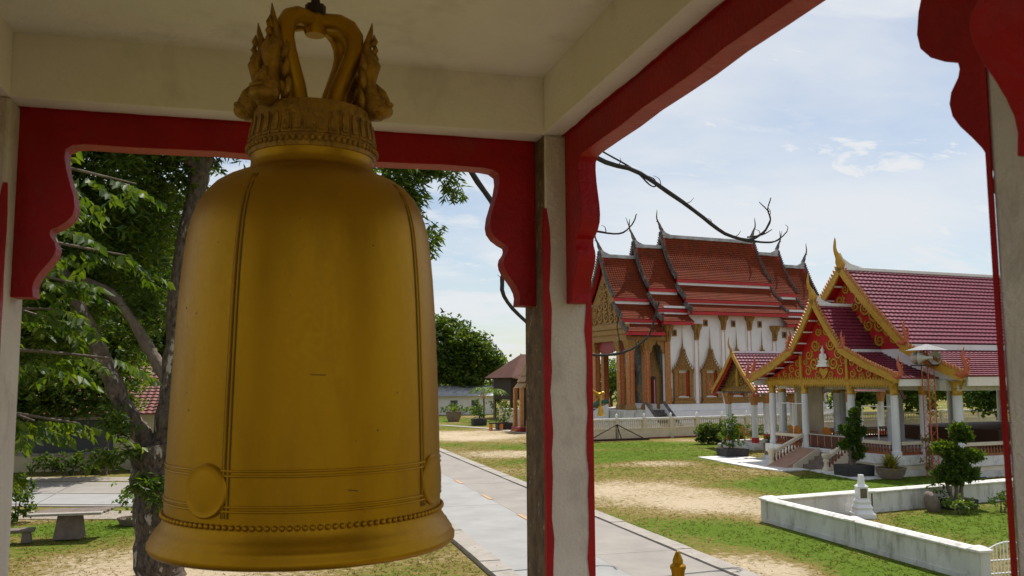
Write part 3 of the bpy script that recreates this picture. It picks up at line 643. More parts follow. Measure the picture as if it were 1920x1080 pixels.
def barge(mb, prof, x, thick, width, teeth=0.0, pitch=0.22, below=True):
    """board running down prof [(y,z)], width measured below the line; small teeth on top"""
    pts = [Vector((0, y, z)) for y, z in prof]; up = []; dn = []
    for i, p in enumerate(pts):
        d = (pts[min(i+1, len(pts)-1)]-pts[max(0, i-1)]).normalized(); n = Vector((0, -d.z, d.y)); n = n if n.z > 0 else -n
        up.append(p); dn.append(p-n*width)
    V = []; F = []
    for u, d in zip(up, dn): V += [(x, u.y, u.z), (x+thick, u.y, u.z), (x+thick, d.y, d.z), (x, d.y, d.z)]
    for i in range(len(up)-1):
        o = i*4
        for j in range(4): F.append((o+j, o+(j+1) % 4, o+4+(j+1) % 4, o+4+j))
    F += [(0, 1, 2, 3), ((len(up)-1)*4+3, (len(up)-1)*4+2, (len(up)-1)*4+1, (len(up)-1)*4)]
    mb.add(V, F)
def teeth_along(prof, x, thick, size, pitch):
    mb = MB(); P = [Vector((0, y, z)) for y, z in prof]
    for a, b in zip(P, P[1:]):
        L_ = (b-a).length; d = (b-a).normalized(); n = Vector((0, -d.z, d.y)); n = n if n.z > 0 else -n; k = max(1, int(L_/pitch))
        for i in range(k):
            c = a+d*(L_*(i+0.5)/k); q = [c-d*size*0.5, c+d*size*0.5, c+d*size*0.15+n*size*0.75, c-d*size*0.35+n*size*1.15]
            V = [(x, p.y, p.z) for p in q]+[(x+thick, p.y, p.z) for p in q]
            mb.add(V, [(0, 1, 2, 3), (7, 6, 5, 4), (0, 4, 5, 1), (1, 5, 6, 2), (2, 6, 7, 3), (3, 7, 4, 0)])
    return mb
def chofah(x, y, z, h, s=-1, r=0.11):
    """horn finial: swan-necked spike leaning to s*x"""
    mb = MB(); k = h
    mb.tube([(x-s*0.10*k, y, z-0.16*k), (x, y, z), (x+s*0.05*k, y, z+0.16*k), (x+s*0.13*k, y, z+0.30*k), (x+s*0.20*k, y, z+0.44*k), (x+s*0.22*k, y, z+0.60*k), (x+s*0.20*k, y, z+0.78*k), (x+s*0.19*k, y, z+0.92*k), (x+s*0.20*k, y, z+1.0*k)],
            [r*1.3, r*1.15, r*0.8, r*0.62, r*0.5, r*0.42, r*0.33, r*0.2, 0.004], 8)
    mb.tube([(x+s*0.13*k, y, z+0.31*k), (x+s*0.22*k, y, z+0.33*k), (x+s*0.27*k, y, z+0.27*k)], [r*0.4, r*0.28, 0.004], 6)
    return mb
def hanghong(x, y, z, h, sy, r=0.08):
    """upswept naga finial at a barge foot; sy is the outward side in y"""
    mb = MB(); k = h
    mb.tube([(x, y-sy*0.35*k, z+0.0*k), (x, y-sy*0.08*k, z-0.07*k), (x, y+sy*0.10*k, z+0.05*k), (x, y+sy*0.12*k, z+0.26*k), (x, y+sy*0.02*k, z+0.46*k), (x, y-sy*0.03*k, z+0.66*k), (x, y+sy*0.02*k, z+0.86*k), (x, y+sy*0.05*k, z+1.0*k)],
            [r*0.9, r*1.2, r*1.25, r*1.0, r*0.8, r*0.6, r*0.35, 0.004], 8)
    for q in (0.12, 0.32, 0.5): mb.tube([(x, y+sy*0.14*k, z+q*k), (x, y+sy*0.25*k, z+(q+0.07)*k), (x, y+sy*0.24*k, z+(q+0.18)*k)], [r*0.5, r*0.4, 0.004], 6)
    return mb
BAL = {}
def baluster_mesh(key, h, r, mat):
    if key not in BAL:
        me = MB().lathe([(r*0.9, 0), (r*0.9, 0.06*h), (r*0.55, 0.10*h), (r, 0.28*h), (r*0.85, 0.42*h), (r*0.45, 0.62*h), (r*0.5, 0.82*h), (r*0.85, 0.90*h), (r*0.85, h)], 8).mesh('baluster')
        me.materials.append(mat); BAL[key] = me
        for p in me.polygons: p.use_smooth = True
    return BAL[key]

# ------------------------------------------------------------------ assembly hall with porch (sala)
SAX, SAY, SAR = 24.73, 31.01, math.atan2(0.120, 0.993)
def sala():
    s = thing('assembly_hall', 'open-sided temple hall with maroon tiled roofs, gold gables and white columns', 'hall', (SAX, SAY, 0), SAR)
    YC = 3.85; FZ = 0.80
    HX0, HX1, HY0, HY1 = 1.65, 26.0, -1.5, 9.2
    # plinth: hall and porch, stepped
    for i, (g, z0, z1, m) in enumerate(((0.42, -0.05, 0.22, m_wallw), (0.22, 0.22, 0.42, m_cream), (0.30, 0.42, FZ, m_cope))):
        pb = MB(); pb.box(HX0-g, HX1+g, HY0-g, HY1+g, z0, z1-0.001*i); pb.build('plinth', m, s, bevel=0.015)
        pb = MB(); pb.box(-g, HX0-g-0.002, -g, 7.7+g, z0, z1-0.001*i-0.0005); pb.build('plinth', m, s, bevel=0.015)
    MB().box(HX0-0.2, HX1, HY0, HY1, FZ, FZ+0.012).build('floor', m_tile, s); MB().box(-0.05, HX0-0.202, -0.05, 7.75, FZ, FZ+0.011).build('floor', m_tile, s)
    # columns
    cp = [(0.16, 0), (0.19, 0.0), (0.19, 0.16), (0.155, 0.20), (0.15, 2.42), (0.165, 2.44), (0.165, 2.47)]
    cme = MB().lathe([(0.20, 0), (0.20, 0.15), (0.165, 0.19), (0.155, 2.0), (0.15, 2.44)], 16).mesh('shaft'); cme.materials.append(m_whitecol)
    kme = MB().lathe([(0.175, 0), (0.185, 0.03), (0.165, 0.06), (0.16, 0.22), (0.18, 0.27), (0.165, 0.30), (0.20, 0.48), (0.23, 0.56)], 12).mesh('capital'); kme.materials.append(m_tgold)
    for me in (cme, kme):
        for p in me.polygons: p.use_smooth = True
        me.set_sharp_from_angle(angle=rad(40))
    def column(x, y, sc=1.0, zs=1.0):
        c = inst('column', cme, s, (x, y, FZ), sc=(sc, sc, zs)); inst('capital', kme, c, (0, 0, 2.44)); return c
    for y in (0.0, 2.43, 5.38, 7.7): column(0, y)
    column(1.55, 0.0); column(1.55, 7.7); 
    for i in range(7):
        x = HX0+0.15+i*3.9
        column(x, HY0, 1.25); column(x, HY1, 1.25)
        for y in (2.2, 5.5): column(x+0.2, y, 1.1)
    # porch beam with gold lambrequin, side beams
    MB().box(-0.18, 0.18, -0.25, 7.95, 3.66, 3.86).build('beam', m_tgold, s, bevel=0.01)
    MB().box(0.19, 1.9, -0.16, 0.16, 3.60, 3.90).build('beam', m_white, s); MB().box(0.19, 1.9, 7.54, 7.86, 3.60, 3.90).build('beam', m_white, s)
    MB().box(HX0, HX1, HY0-0.2, HY0+0.2, 3.42, 3.86).build('beam', m_wallw, s); MB().box(HX0, HX1, HY1-0.2, HY1+0.2, 3.42, 3.86).build('beam', m_wallw, s)
    MB().box(HX0-0.2, HX0+0.2, HY0+0.21, HY1-0.21, 3.42, 3.86).build('beam', m_wallw, s)
    MB().box(HX0+0.3, HX1, HY0+0.3, HY1-0.3, 4.05, 4.12).build('ceiling', m_screen, s)
    lam = MB()
    for k in range(56):
        y = -0.15+k*0.1434; lam.prism([(y, 3.67), (y+0.13, 3.67), (y+0.065, 3.52)], lambda a, b, t: (t, a, b), -0.17, -0.13)
    for k in range(50):
        y = -0.1+k*0.16; lam.prism([(y, 3.861), (y+0.15, 3.861), (y+0.075, 4.02)], lambda a, b, t: (t, a, b), -0.17, -0.13)
    stuff(lam.build('gold_lambrequin', m_tgold, s))
    # pediment: red board, gold scrolls, dividing strips
    fnp = lambda a, b, t: (-0.12-t, a, b)
    MB().prism([(YC-4.05, 3.862), (YC+4.05, 3.862), (YC+1.45, 5.05), (YC+1.5, 5.25), (YC, 7.15), (YC-1.5, 5.25), (YC-1.45, 5.05)], lambda a, b, t: (t, a, b), -0.12, 0.02).build('pediment', m_tred, s)
    for y0 in (2.43, 5.38): MB().box(-0.2, -0.121, y0-0.07, y0+0.07, 3.87, 5.0 if True else 0).build('divider', m_tgold, s)
    for sg in (-1, 1):
        for (dy, z, r, tn, a0) in ((0.62, 4.62, 0.30, 1.7, 2.2), (1.05, 4.28, 0.23, 1.5, 1.0), (0.50, 5.45, 0.27, 1.7, 2.8), (0.95, 5.02, 0.24, 1.5, 2.0), (0.28, 6.05, 0.20, 1.5, 2.4), (0.40, 4.12, 0.18, 1.4, 3.6), (1.22, 4.70, 0.16, 1.3, 1.8), (0.18, 6.45, 0.12, 1.2, 2.0)):
            mb = MB(); scroll(mb, YC+sg*dy, z, r, tn, sg, fnp, r*0.17, 0.06, a0 if sg > 0 else PI-a0); mb.build('scroll', m_tgold, s)
        for (dy, z, r) in ((1.75, 4.15, 0.19), (2.15, 4.38, 0.19), (2.25, 4.05, 0.15), (2.65, 4.14, 0.16), (3.05, 4.03, 0.11), (1.72, 4.62, 0.16)):
            mb = MB(); scroll(mb, YC+sg*dy, z, r, 1.4, -sg, fnp, r*0.18, 0.06, 2.0); mb.build('scroll', m_tgold, s)
    hm = MB(); hm.prism([(YC-0.22, 4.42), (YC-0.28, 4.25), (YC-0.12, 4.05), (YC, 3.90), (YC+0.12, 4.05), (YC+0.28, 4.25), (YC+0.22, 4.42), (YC, 4.34)], fnp, 0, 0.07); hm.build('heart_leaf', m_tgold, s)
    # white seated figure relief
    fg = MB(); X0 = -0.2
    fg.box(X0-0.1, X0+0.06, YC-0.34, YC+0.34, 4.46, 4.54); fg.box(X0-0.08, X0+0.06, YC-0.27, YC+0.27, 4.54, 4.62)
    fg.tube([(X0, YC-0.28, 4.70), (X0-0.02, YC-0.1, 4.68), (X0-0.02, YC+0.1, 4.68), (X0, YC+0.28, 4.70)], [0.06, 0.085, 0.085, 0.06], 8)
    fg.tube([(X0, YC, 4.66), (X0, YC, 4.85), (X0, YC, 5.02), (X0, YC, 5.08), (X0, YC, 5.12)], [0.13, 0.12, 0.15, 0.07, 0.05], 10)
    for sg in (-1, 1): fg.tube([(X0, YC+sg*0.15, 5.02), (X0, YC+sg*0.20, 4.86), (X0-0.04, YC+sg*0.12, 4.75)], [0.05, 0.045, 0.035], 7)
    fg.ball((X0, YC, 5.20), 0.09, 10, 8, (1, 1, 1.2)); fg.tube([(X0, YC, 5.29), (X0, YC, 5.42)], [0.04, 0.004], 7)
    fig = fg.build('seated_figure', m_stele, s, smooth=True); fig['label'] = 'small white seated figure relief in the gable'
    # --- porch roof
    up = [(0.0, 7.25), (0.8, 6.20), (1.62, 5.22)]; low = [(1.55, 5.10), (3.1, 4.45), (4.68, 3.92)]
    for sg in (-1, 1):
        pu = [(YC+sg*y, z) for y, z in up]; pl = [(YC+sg*y, z) for y, z in low]
        stuff(tile_slope(-0.62, 1.9, pu, 13, 0.24, 0.016, 0.05).build('tiled_slope', m_maroon, s))
        stuff(tile_slope(-0.62, 2.4, pl, 14, 0.24, 0.016, 0.05).build('tiled_slope', m_maroon, s))
        b = MB(); barge(b, [(YC+sg*0.0, 7.62), (YC+sg*0.35, 7.05), (YC+sg*0.9, 6.25), (YC+sg*1.72, 5.22)], -0.72, 0.10, 0.24); bo = b.build('bargeboard', m_tgold, s)
        stuff(teeth_along([(YC+sg*0.1, 7.50), (YC+sg*0.35, 7.06), (YC+sg*0.9, 6.26), (YC+sg*1.72, 5.23)], -0.71, 0.08, 0.13, 0.14).build('bargeboard_teeth', m_ugold2, bo))
        b = MB(); barge(b, [(YC+sg*1.62, 5.28), (YC+sg*3.1, 4.58), (YC+sg*4.78, 3.98)], -0.725, 0.10, 0.26); bo = b.build('bargeboard', m_tgold, s)
        stuff(teeth_along([(YC+sg*1.66, 5.28), (YC+sg*3.1, 4.59), (YC+sg*4.78, 3.99)], -0.715, 0.08, 0.13, 0.14).build('bargeboard_teeth', m_ugold2, bo))
        hanghong(-0.67, YC+sg*1.72, 5.30, 0.72, sg, 0.07).build('naga_finial', m_redmast if sg < 0 else m_redmast, s, smooth=True)
        hanghong(-0.67, YC+sg*4.80, 4.02, 0.85, sg, 0.08).build('naga_finial', m_redmast, s, smooth=True)
        # red soffit and purlins under the gable overhang
        sf = MB(); sf.add([(-0.61, YC, 7.10), (-0.61, YC+sg*1.6, 5.14), (-0.13, YC+sg*1.6, 5.14), (-0.13, YC, 7.10)], [(0, 1, 2, 3)])
        sf.add([(-0.61, YC+sg*1.5, 5.04), (-0.61, YC+sg*4.6, 3.86), (-0.13, YC+sg*4.6, 3.86), (-0.13, YC+sg*1.5, 5.04)], [(0, 1, 2, 3)]); sf.build('soffit', m_tred, s)
        for y, z in ((0.35, 6.58), (0.75, 6.08), (1.15, 5.58), (1.48, 5.16), (2.1, 4.74), (2.8, 4.47), (3.5, 4.21), (4.1, 3.98)):
            MB().box(-0.60, -0.125, YC+sg*y-0.04, YC+sg*y+0.04, z-0.06, z+0.0).build('purlin', m_white, s)
        MB().box(-0.5, 2.35, YC+sg*4.62-0.03, YC+sg*4.62+0.03, 3.62, 3.90).build('eaves_board', m_white, s)
        MB().box(-0.10, 1.55, YC+sg*1.60-0.05, YC+sg*1.60+0.05, 5.02, 5.20).build('upstand', m_white, s)
    MB().box(-0.55, 1.7, YC-0.10, YC+0.10, 7.20, 7.34).build('ridge_cap', m_white, s, bevel=0.03)
    MB().prism([(-0.66, 7.34), (0.35, 7.34), (-0.1, 7.45), (-0.5, 7.72), (-0.66, 7.95)], lambda a, b, t: (a, t, b), YC-0.08, YC+0.08).build('ridge_horn_base', m_white, s)
    chofah(-0.66, YC, 7.70, 1.0, -1, 0.14).build('horn_finial', m_tgold, s, smooth=True)
    # --- hall roof
    HB = 1.0
    up = [(0.0, 8.96), (1.7, 7.15), (3.45, 5.42)]; low = [(3.3, 5.15), (4.9, 4.50), (6.35, 4.00)]
    for sg in (-1, 1):
        pu = [(YC+sg*y, z) for y, z in up]; pl = [(YC+sg*y, z) for y, z in low]
        near = sg < 0; x1 = HX1+1 if near else HX1+1
        stuff(tile_slope(HB+0.05, x1, pu, 20, 0.26, 0.016, 0.055).build('tiled_slope', m_maroon, s))
        stuff(tile_slope(HB+0.05, x1, pl, 13, 0.26, 0.016, 0.055).build('tiled_slope', m_maroon, s))
        MB().box(HB+0.15, x1, YC+sg*3.38-0.06, YC+sg*3.38+0.06, 5.05, 5.37).build('upstand', m_white, s)
        MB().box(HB+0.3, x1, YC+sg*6.30-0.04, YC+sg*6.30+0.04, 3.62, 3.97).build('eaves_board', m_plaster, s)
        b = MB(); barge(b, [(YC, 9.20), (YC+sg*0.5, 8.55), (YC+sg*1.7, 7.25), (YC+sg*3.55, 5.42)], HB-0.06, 0.10, 0.30); bo = b.build('bargeboard', m_tgold, s)
        stuff(teeth_along([(YC+sg*0.12, 9.06), (YC+sg*0.5, 8.56), (YC+sg*1.7, 7.26), (YC+sg*3.55, 5.43)], HB-0.05, 0.08, 0.15, 0.16).build('bargeboard_teeth', m_ugold2, bo))
        b = MB(); barge(b, [(YC+sg*3.45, 5.38), (YC+sg*4.9, 4.68), (YC+sg*6.42, 4.10)], HB-0.065, 0.10, 0.32); bo = b.build('bargeboard', m_tgold, s)
        stuff(teeth_along([(YC+sg*3.5, 5.38), (YC+sg*4.9, 4.69), (YC+sg*6.42, 4.11)], HB-0.055, 0.08, 0.15, 0.16).build('bargeboard_teeth', m_ugold2, bo))
        hanghong(HB-0.02, YC+sg*3.58, 5.45, 0.95, sg, 0.09).build('naga_finial', m_redmast, s, smooth=True)
        hanghong(HB-0.02, YC+sg*6.45, 4.10, 1.05, sg, 0.10).build('naga_finial', m_redmast, s, smooth=True)
        sf = MB(); sf.add([(HB+0.04, YC, 8.80), (HB+0.04, YC+sg*3.4, 5.32), (HX0, YC+sg*3.4, 5.32), (HX0, YC, 8.80)], [(0, 1, 2, 3)]); sf.build('soffit', m_tred, s)
        for y, z in ((0.5, 8.22), (1.1, 7.6), (1.7, 7.0), (2.4, 6.28), (3.0, 5.68)):
            MB().box(HB+0.05, HX0-0.101, YC+sg*y-0.05, YC+sg*y+0.05, z-0.08, z).build('purlin', m_white, s)
        fnh = lambda a, b, t: (HX0-0.11-t, a, b)
        for (dy, z, r, tn) in ((0.25, 8.05, 0.22, 1.5), (0.62, 7.55, 0.27, 1.6), (0.95, 7.05, 0.30, 1.6), (1.45, 6.72, 0.30, 1.6), (1.75, 6.25, 0.30, 1.6), (2.25, 6.0, 0.27, 1.5), (2.55, 5.65, 0.24, 1.5), (0.35, 7.2, 0.22, 1.4), (0.45, 6.55, 0.3, 1.6), (1.1, 6.3, 0.27, 1.5), (1.7, 5.6, 0.27, 1.5), (1.0, 5.65, 0.3, 1.6), (0.35, 5.8, 0.27, 1.5), (2.95, 5.5, 0.15, 1.3)):
            mb = MB(); scroll(mb, YC+sg*dy, z, r, tn, sg, fnh, r*0.18, 0.06, 2.2 if sg > 0 else PI-2.2); mb.build('scroll', m_tgold, s)
    MB().prism([(YC-3.4, 5.2), (YC+3.4, 5.2), (YC, 8.7)], lambda a, b, t: (t, a, b), HX0-0.1, HX0+0.05).build('pediment', m_tred, s)
    MB().prism([(YC-6.2, 3.864), (YC+6.2, 3.864), (YC+3.4, 5.198), (YC-3.4, 5.198)], lambda a, b, t: (t, a, b), HX0-0.08, HX0+0.05).build('gable_wall', m_white, s)
    MB().box(HB+0.1, HX1, YC-0.12, YC+0.12, 8.90, 9.06).build('ridge_cap', m_white, s, bevel=0.03)
    MB().prism([(HB+0.0, 9.06), (HB+1.3, 9.06), (HB+0.6, 9.2), (HB+0.15, 9.45), (HB, 9.7)], lambda a, b, t: (a, t, b), YC-0.09, YC+0.09).build('ridge_horn_base', m_white, s)
    chofah(HB+0.0, YC, 9.30, 1.12, -1, 0.17).build('horn_finial', m_tgold, s, smooth=True)
    # --- railings: cream rail, brown turned balusters
    bm = baluster_mesh('sala', 0.30, 0.055, m_terra)
    def rail(x0, y0, x1, y1, z=FZ, skip=0.22):
        L_ = math.hypot(x1-x0, y1-y0); a = math.atan2(y1-y0, x1-x0)
        r = thing_part('railing', s, (x0, y0, z), a)
        MB().box(skip, L_-skip, -0.09, 0.09, 0.40, 0.54).build('handrail', m_cream, r, bevel=0.015)
        MB().box(skip, L_-skip, -0.07, 0.07, 0.0, 0.10).build('bottom_rail', m_terra, r)
        n = max(2, int((L_-2*skip)/0.165))
        for i in range(n): inst('baluster', bm, r, (skip+(L_-2*skip)*(i+0.5)/n, 0, 0.10))
    def thing_part(name, par, loc, rz):
        e = MB().box(0.0, 0.01, -0.01, 0.01, 0.0, 0.01).build(name, m_cream, par); e.location = loc; e.rotation_euler = (0, 0, rz); return e
    rail(0, 0, 0, 2.43); rail(0, 5.38, 0, 7.7); rail(0, 0, 1.55, 0); rail(0, 7.7, 1.55, 7.7); rail(1.55, 0, 1.75, HY0, skip=0.2)
    for i in range(3):
        x = HX0+0.15+i*3.9; rail(x, HY0, x+3.9, HY0)
    for i in range(4):
        x = HX0+0.15+i*3.9; rail(x, HY1, x+3.9, HY1)
    # barrier of brown panels across the entrance
    gt = MB().box(-0.04, 0.04, 2.65, 5.15, 0.86, 1.36).build('entrance_barrier', M('brown_panel', (0.10, 0.03, 0.022), (0.075, 0.022, 0.017), 3, 0.6), s)
    MB().box(-0.06, 0.06, 2.6, 5.2, 1.361, 1.41).build('top_rail', m_greym, gt)
    for k in range(6): MB().box(-0.055, -0.041, 2.75+k*0.45, 2.80+k*0.45, 0.87, 1.35).build('stile', m_ugold2, gt)
    # --- entrance steps, ramp with its stair rails
    for k in range(4):
        MB().box(-0.42-0.32*(3-k), -0.42-0.32*(2-k)-0.004, 2.55, 4.05, -0.05, 0.16*(k+1)).build('step', m_salmon if k == 9 else M('step_paving', (0.22, 0.165, 0.13), (0.16, 0.12, 0.095), 4, 0.8), s)
    MB().prism([(-0.43, 0.78), (-0.43, -0.05), (-2.35, -0.05), (-2.35, 0.03)], lambda a, b, t: (a, t, b), 4.10, 5.30).build('ramp', m_salmon, s)
    MB().prism([(-0.43, 0.86), (-0.43, -0.05), (-1.9, -0.05), (-1.9, 0.15)], lambda a, b, t: (a, t, b), 4.052, 4.098).build('ramp_kerb', m_cream, s)
    for (yy, L_) in ((2.38, 1.35), (5.45, 1.75)):
        z0, z1 = 0.52, 1.36
        x1 = -0.12-L_
        r = MB().prism([(-0.2, z1+0.02), (-0.2, z1-0.12), (x1, z0), (x1, z0+0.14)], lambda a, b, t: (a, t, b), yy-0.09, yy+0.09).build('stair_rail', m_cream, s)
        MB().prism([(-0.43, 0.80), (-0.43, -0.05), (x1, -0.05), (x1, 0.13)], lambda a, b, t: (a, t, b), yy-0.08, yy+0.08).build('stair_string', m_cream, r)
        n = int(L_/0.19)
        for i in range(n):
            f = (i+0.5)/n; x = -0.25+(x1+0.25)*f; zb = 0.80+(0.13-0.80)*f; inst('baluster', bm, r, (x, yy, zb-0.02), sc=(1, 1, 1.35))
        MB().lathe([(0.17, -0.05), (0.17, 0.12), (0.11, 0.2), (0.09, 0.35), (0.14, 0.46), (0.10, 0.52), (0.17, 0.60), (0.19, 0.66), (0.19, 0.72), (0.15, 0.76)], 12, (x1-0.08, yy, 0)).build('newel', m_cream, r, smooth=True)
    # white tube frames standing in the porch bays, tan screen behind one
    for (y0, y1) in ((0.35, 2.1), (5.75, 7.4)):
        fr = MB(); X = 0.28
        for y in (y0, (y0+y1)/2, y1): fr.tube([(X, y, FZ), (X, y, FZ+1.95)], 0.022, 6)
        for z in (FZ+0.08, FZ+1.95): fr.tube([(X, y0, z), (X, y1, z)], 0.022, 6)
        fr.build('tube_frame', m_white, s)
    MB().box(1.3, 1.34, 5.7, 7.5, 0.9, 3.5).build('cloth_screen', m_screen, s)
    # stage at the back right of the hall
    MB().box(9.0, 16.0, 2.6, 8.6, FZ+0.013, 1.45).build('stage', M('stage_wood', (0.16, 0.06, 0.025), (0.11, 0.04, 0.018), 2, 0.6), s)
    return s
sala()
def paving():
    c, si = math.cos(SAR), math.sin(SAR)
    def g(x, y): return (SAX+x*c-y*si, SAY+x*si+y*c)
    for q in ([(-2.6, -0.6), (-0.4, -0.6), (-0.4, 3.0), (-1.9, 3.0)], [(-3.4, 4.9), (-0.4, 4.9), (-0.4, 8.2), (-3.0, 8.2)], [(-3.2, 3.2), (-1.75, 3.2), (-1.75, 4.8), (-3.4, 4.8)], [(-2.9, 8.4), (-0.2, 8.4), (-0.2, 10.4), (-2.6, 10.4)]):
        struct(MB().prism([g(*p) for p in q], lambda a, b, t: (a, b, t), -0.06, 0.03).build('pavement', m_cope))
paving()
# ------------------------------------------------------------------ ordination hall (ubosot)
UBX, UBY, UBR = 24.12, 54.89, rad(8.3)
def ubosot():
    u = thing('ordination_hall', 'tall white ordination hall with stacked terracotta roofs, gilded windows and curved horn finials', 'temple', (UBX, UBY, 0), UBR)
    YR = 8.2; YW, YB = 5.0, 11.4; XW0, XW1 = 5.05, 20.6
    # plinth steps
    for g, z0, z1 in ((1.9, -0.05, 0.55), (1.35, 0.55, 1.05), (0.85, 1.05, 1.55), (0.4, 1.55, 2.05)):
        MB().box(XW0-g*0.35, XW1+g, YW-g, YB+g, z0, z1).build('plinth', m_white, u, bevel=0.04)
    MB().box(0.9, XW0-0.66, YW-1.0, YB+1.0, -0.05, 1.0).build('porch_base', m_white, u, bevel=0.04)
    MB().box(1.1, XW0-0.15, YW-0.55, YB+0.55, 1.002, 1.68).build('porch_base', m_wallw, u, bevel=0.04)
    # walls
    MB().box(XW0, XW1, YW, YW+0.35, 2.052, 9.4).build('side_wall', m_white, u); MB().box(XW0, XW1, YB-0.35, YB, 2.052, 9.4).build('side_wall', m_white, u)
    MB().box(XW0+0.001, XW0+0.35, YW+0.352, YB-0.352, 1.6, 9.2).build('front_wall', m_glass, u); MB().box(XW1-0.35, XW1-0.001, YW+0.352, YB-0.352, 2.052, 9.2).build('back_wall', m_white, u)
    # pilasters with gilded capitals
    for i, x in enumerate((5.22, 7.78, 10.27, 12.75, 15.2, 17.7, 20.2)):
        gold = i == 0; zt = 7.95 if (x < 7 or x > 16.5) else (8.9 if 8 < x < 15 else 8.1)
        p = MB().box(x-0.24, x+0.24, YW-0.12, YW-0.002, 2.06, zt-0.1).build('pilaster', m_ugold2 if gold else m_white, u, bevel=0.02)
        if gold: MB().box(x-0.27, x+0.27, YW-0.15, YW-0.121, 1.75, 3.2).build('base_relief', m_ugold2, p)
        else:
            for dx in (-0.17, 0.17): MB().box(x+dx-0.035, x+dx+0.035, YW-0.135, YW-0.121, 2.1, zt-1.0).build('pink_strip', M('faded_red_strip', (0.50, 0.20, 0.16), (0.58, 0.40, 0.34), 5, 0.7), p)
        mb = MB(); mb.frus(x, YW-0.2, zt-1.25, zt-0.5, 0.15, 0.08, 0.24, 0.16); mb.frus(x, YW-0.25, zt-0.5, zt-0.05, 0.26, 0.18, 0.36, 0.28)
        mb.tube([(x, YW-0.28, zt-1.15), (x, YW-0.42, zt-0.8), (x, YW-0.42, zt-0.45), (x, YW-0.58, zt-0.1)], [0.03, 0.08, 0.09, 0.06], 7)
        mb.build('capital', m_ugold, p)
    # windows with spired gilded surrounds
    for i, x in enumerate((6.5, 9.02, 11.5, 13.95, 16.45, 18.9)):
        w = MB().box(x-0.36, x+0.36, YW-0.05, YW-0.003, 2.65, 4.35).build('window', m_ugold2, u)
        for dx in (-0.18, 0.18): MB().box(x+dx-0.16, x+dx+0.16, YW-0.075, YW-0.051, 2.72, 4.30).build('shutter', m_ugold, w)
        for dx, m in ((-0.43, m_tred), (0.43, m_tred)): MB().box(x+dx-0.07, x+dx+0.07, YW-0.12, YW-0.006, 2.60, 4.40).build('jamb', m, w)
        MB().box(x-0.5, x+0.5, YW-0.14, YW-0.008, 2.52, 2.598).build('white_sill', m_white, w)
        for dx in (-0.68, 0.68):
            c = MB(); c.frus(x+dx, YW-0.14, 2.55, 4.3, 0.15, 0.12, 0.15, 0.12); c.frus(x+dx, YW-0.15, 4.3, 4.55, 0.16, 0.13, 0.24, 0.18); c.build('frame_column', m_ugold, w)
        sl = MB(); sl.frus(x, YW-0.18, 2.08, 2.30, 0.95, 0.18, 0.88, 0.17); sl.frus(x, YW-0.17, 2.302, 2.52, 0.82, 0.14, 0.90, 0.17); sl.build('sill', m_ugold, w)
        sp = MB(); z = 4.56
        for k, (hw, h) in enumerate(((0.86, 0.20), (0.68, 0.19), (0.52, 0.19), (0.40, 0.19), (0.30, 0.19), (0.22, 0.20), (0.16, 0.21), (0.11, 0.24))):
            sp.frus(x, YW-0.16, z, z+h*0.55, hw, 0.14, hw*0.92, 0.13); sp.frus(x, YW-0.15, z+h*0.55, z+h, hw*0.80, 0.10, hw*0.74, 0.10)
            for j in range(max(2, int(hw*7))):
                xx = x-hw*0.9+1.8*hw*(j+0.5)/max(2, int(hw*7)); sp.add([(xx-0.06, YW-0.30, z), (xx+0.06, YW-0.30, z), (xx, YW-0.30, z+0.25), (xx, YW-0.36, z+0.08)], [(0, 1, 3), (1, 2, 3), (2, 0, 3)])
            for sg in (-1, 1): sp.tube([(x+sg*hw*0.92, YW-0.2, z), (x+sg*(hw+0.09), YW-0.2, z+0.08), (x+sg*(hw+0.06), YW-0.2, z+0.30)], [0.06, 0.05, 0.005], 5)
            z += h
        sp.lathe([(0.08, 0), (0.10, 0.1), (0.06, 0.2), (0.07, 0.28), (0.045, 0.4), (0.05, 0.5), (0.028, 0.9), (0.006, 1.7)], 8, (x, YW-0.15, z))
        sp.build('spire', m_ugold, w)
    for x in (5.9, 8.75, 11.35, 13.9, 16.3, 18.8):
        zt = 7.35 if (x < 7 or x > 16) else 8.15
        v = MB().box(x-0.2, x+0.2, YW-0.06, YW-0.003, zt-0.25, zt+0.25).build('vent', m_ugold, u); MB().box(x-0.11, x+0.11, YW-0.075, YW-0.061, zt-0.15, zt+0.15).build('vent_panel', m_darkwood, v)
    # roofs
    secs = [('outer', 1.35, 4.62, -1.62, -0.25), ('mid', 4.42, 7.15, -0.80, -0.12), ('centre', 6.98, 16.12, 0.0, 0.0), ('mid', 15.95, 18.75, -0.80, -0.12), ('outer', 18.5, 21.55, -1.62, -0.25)]
    T1 = [(0.0, 15.20), (0.75, 13.60), (1.45, 12.42), (2.12, 11.62)]; T2 = [(2.02, 11.14), (2.6, 10.48), (3.22, 9.96)]; T3 = [(3.12, 9.60), (3.6, 9.22), (4.02, 8.98)]
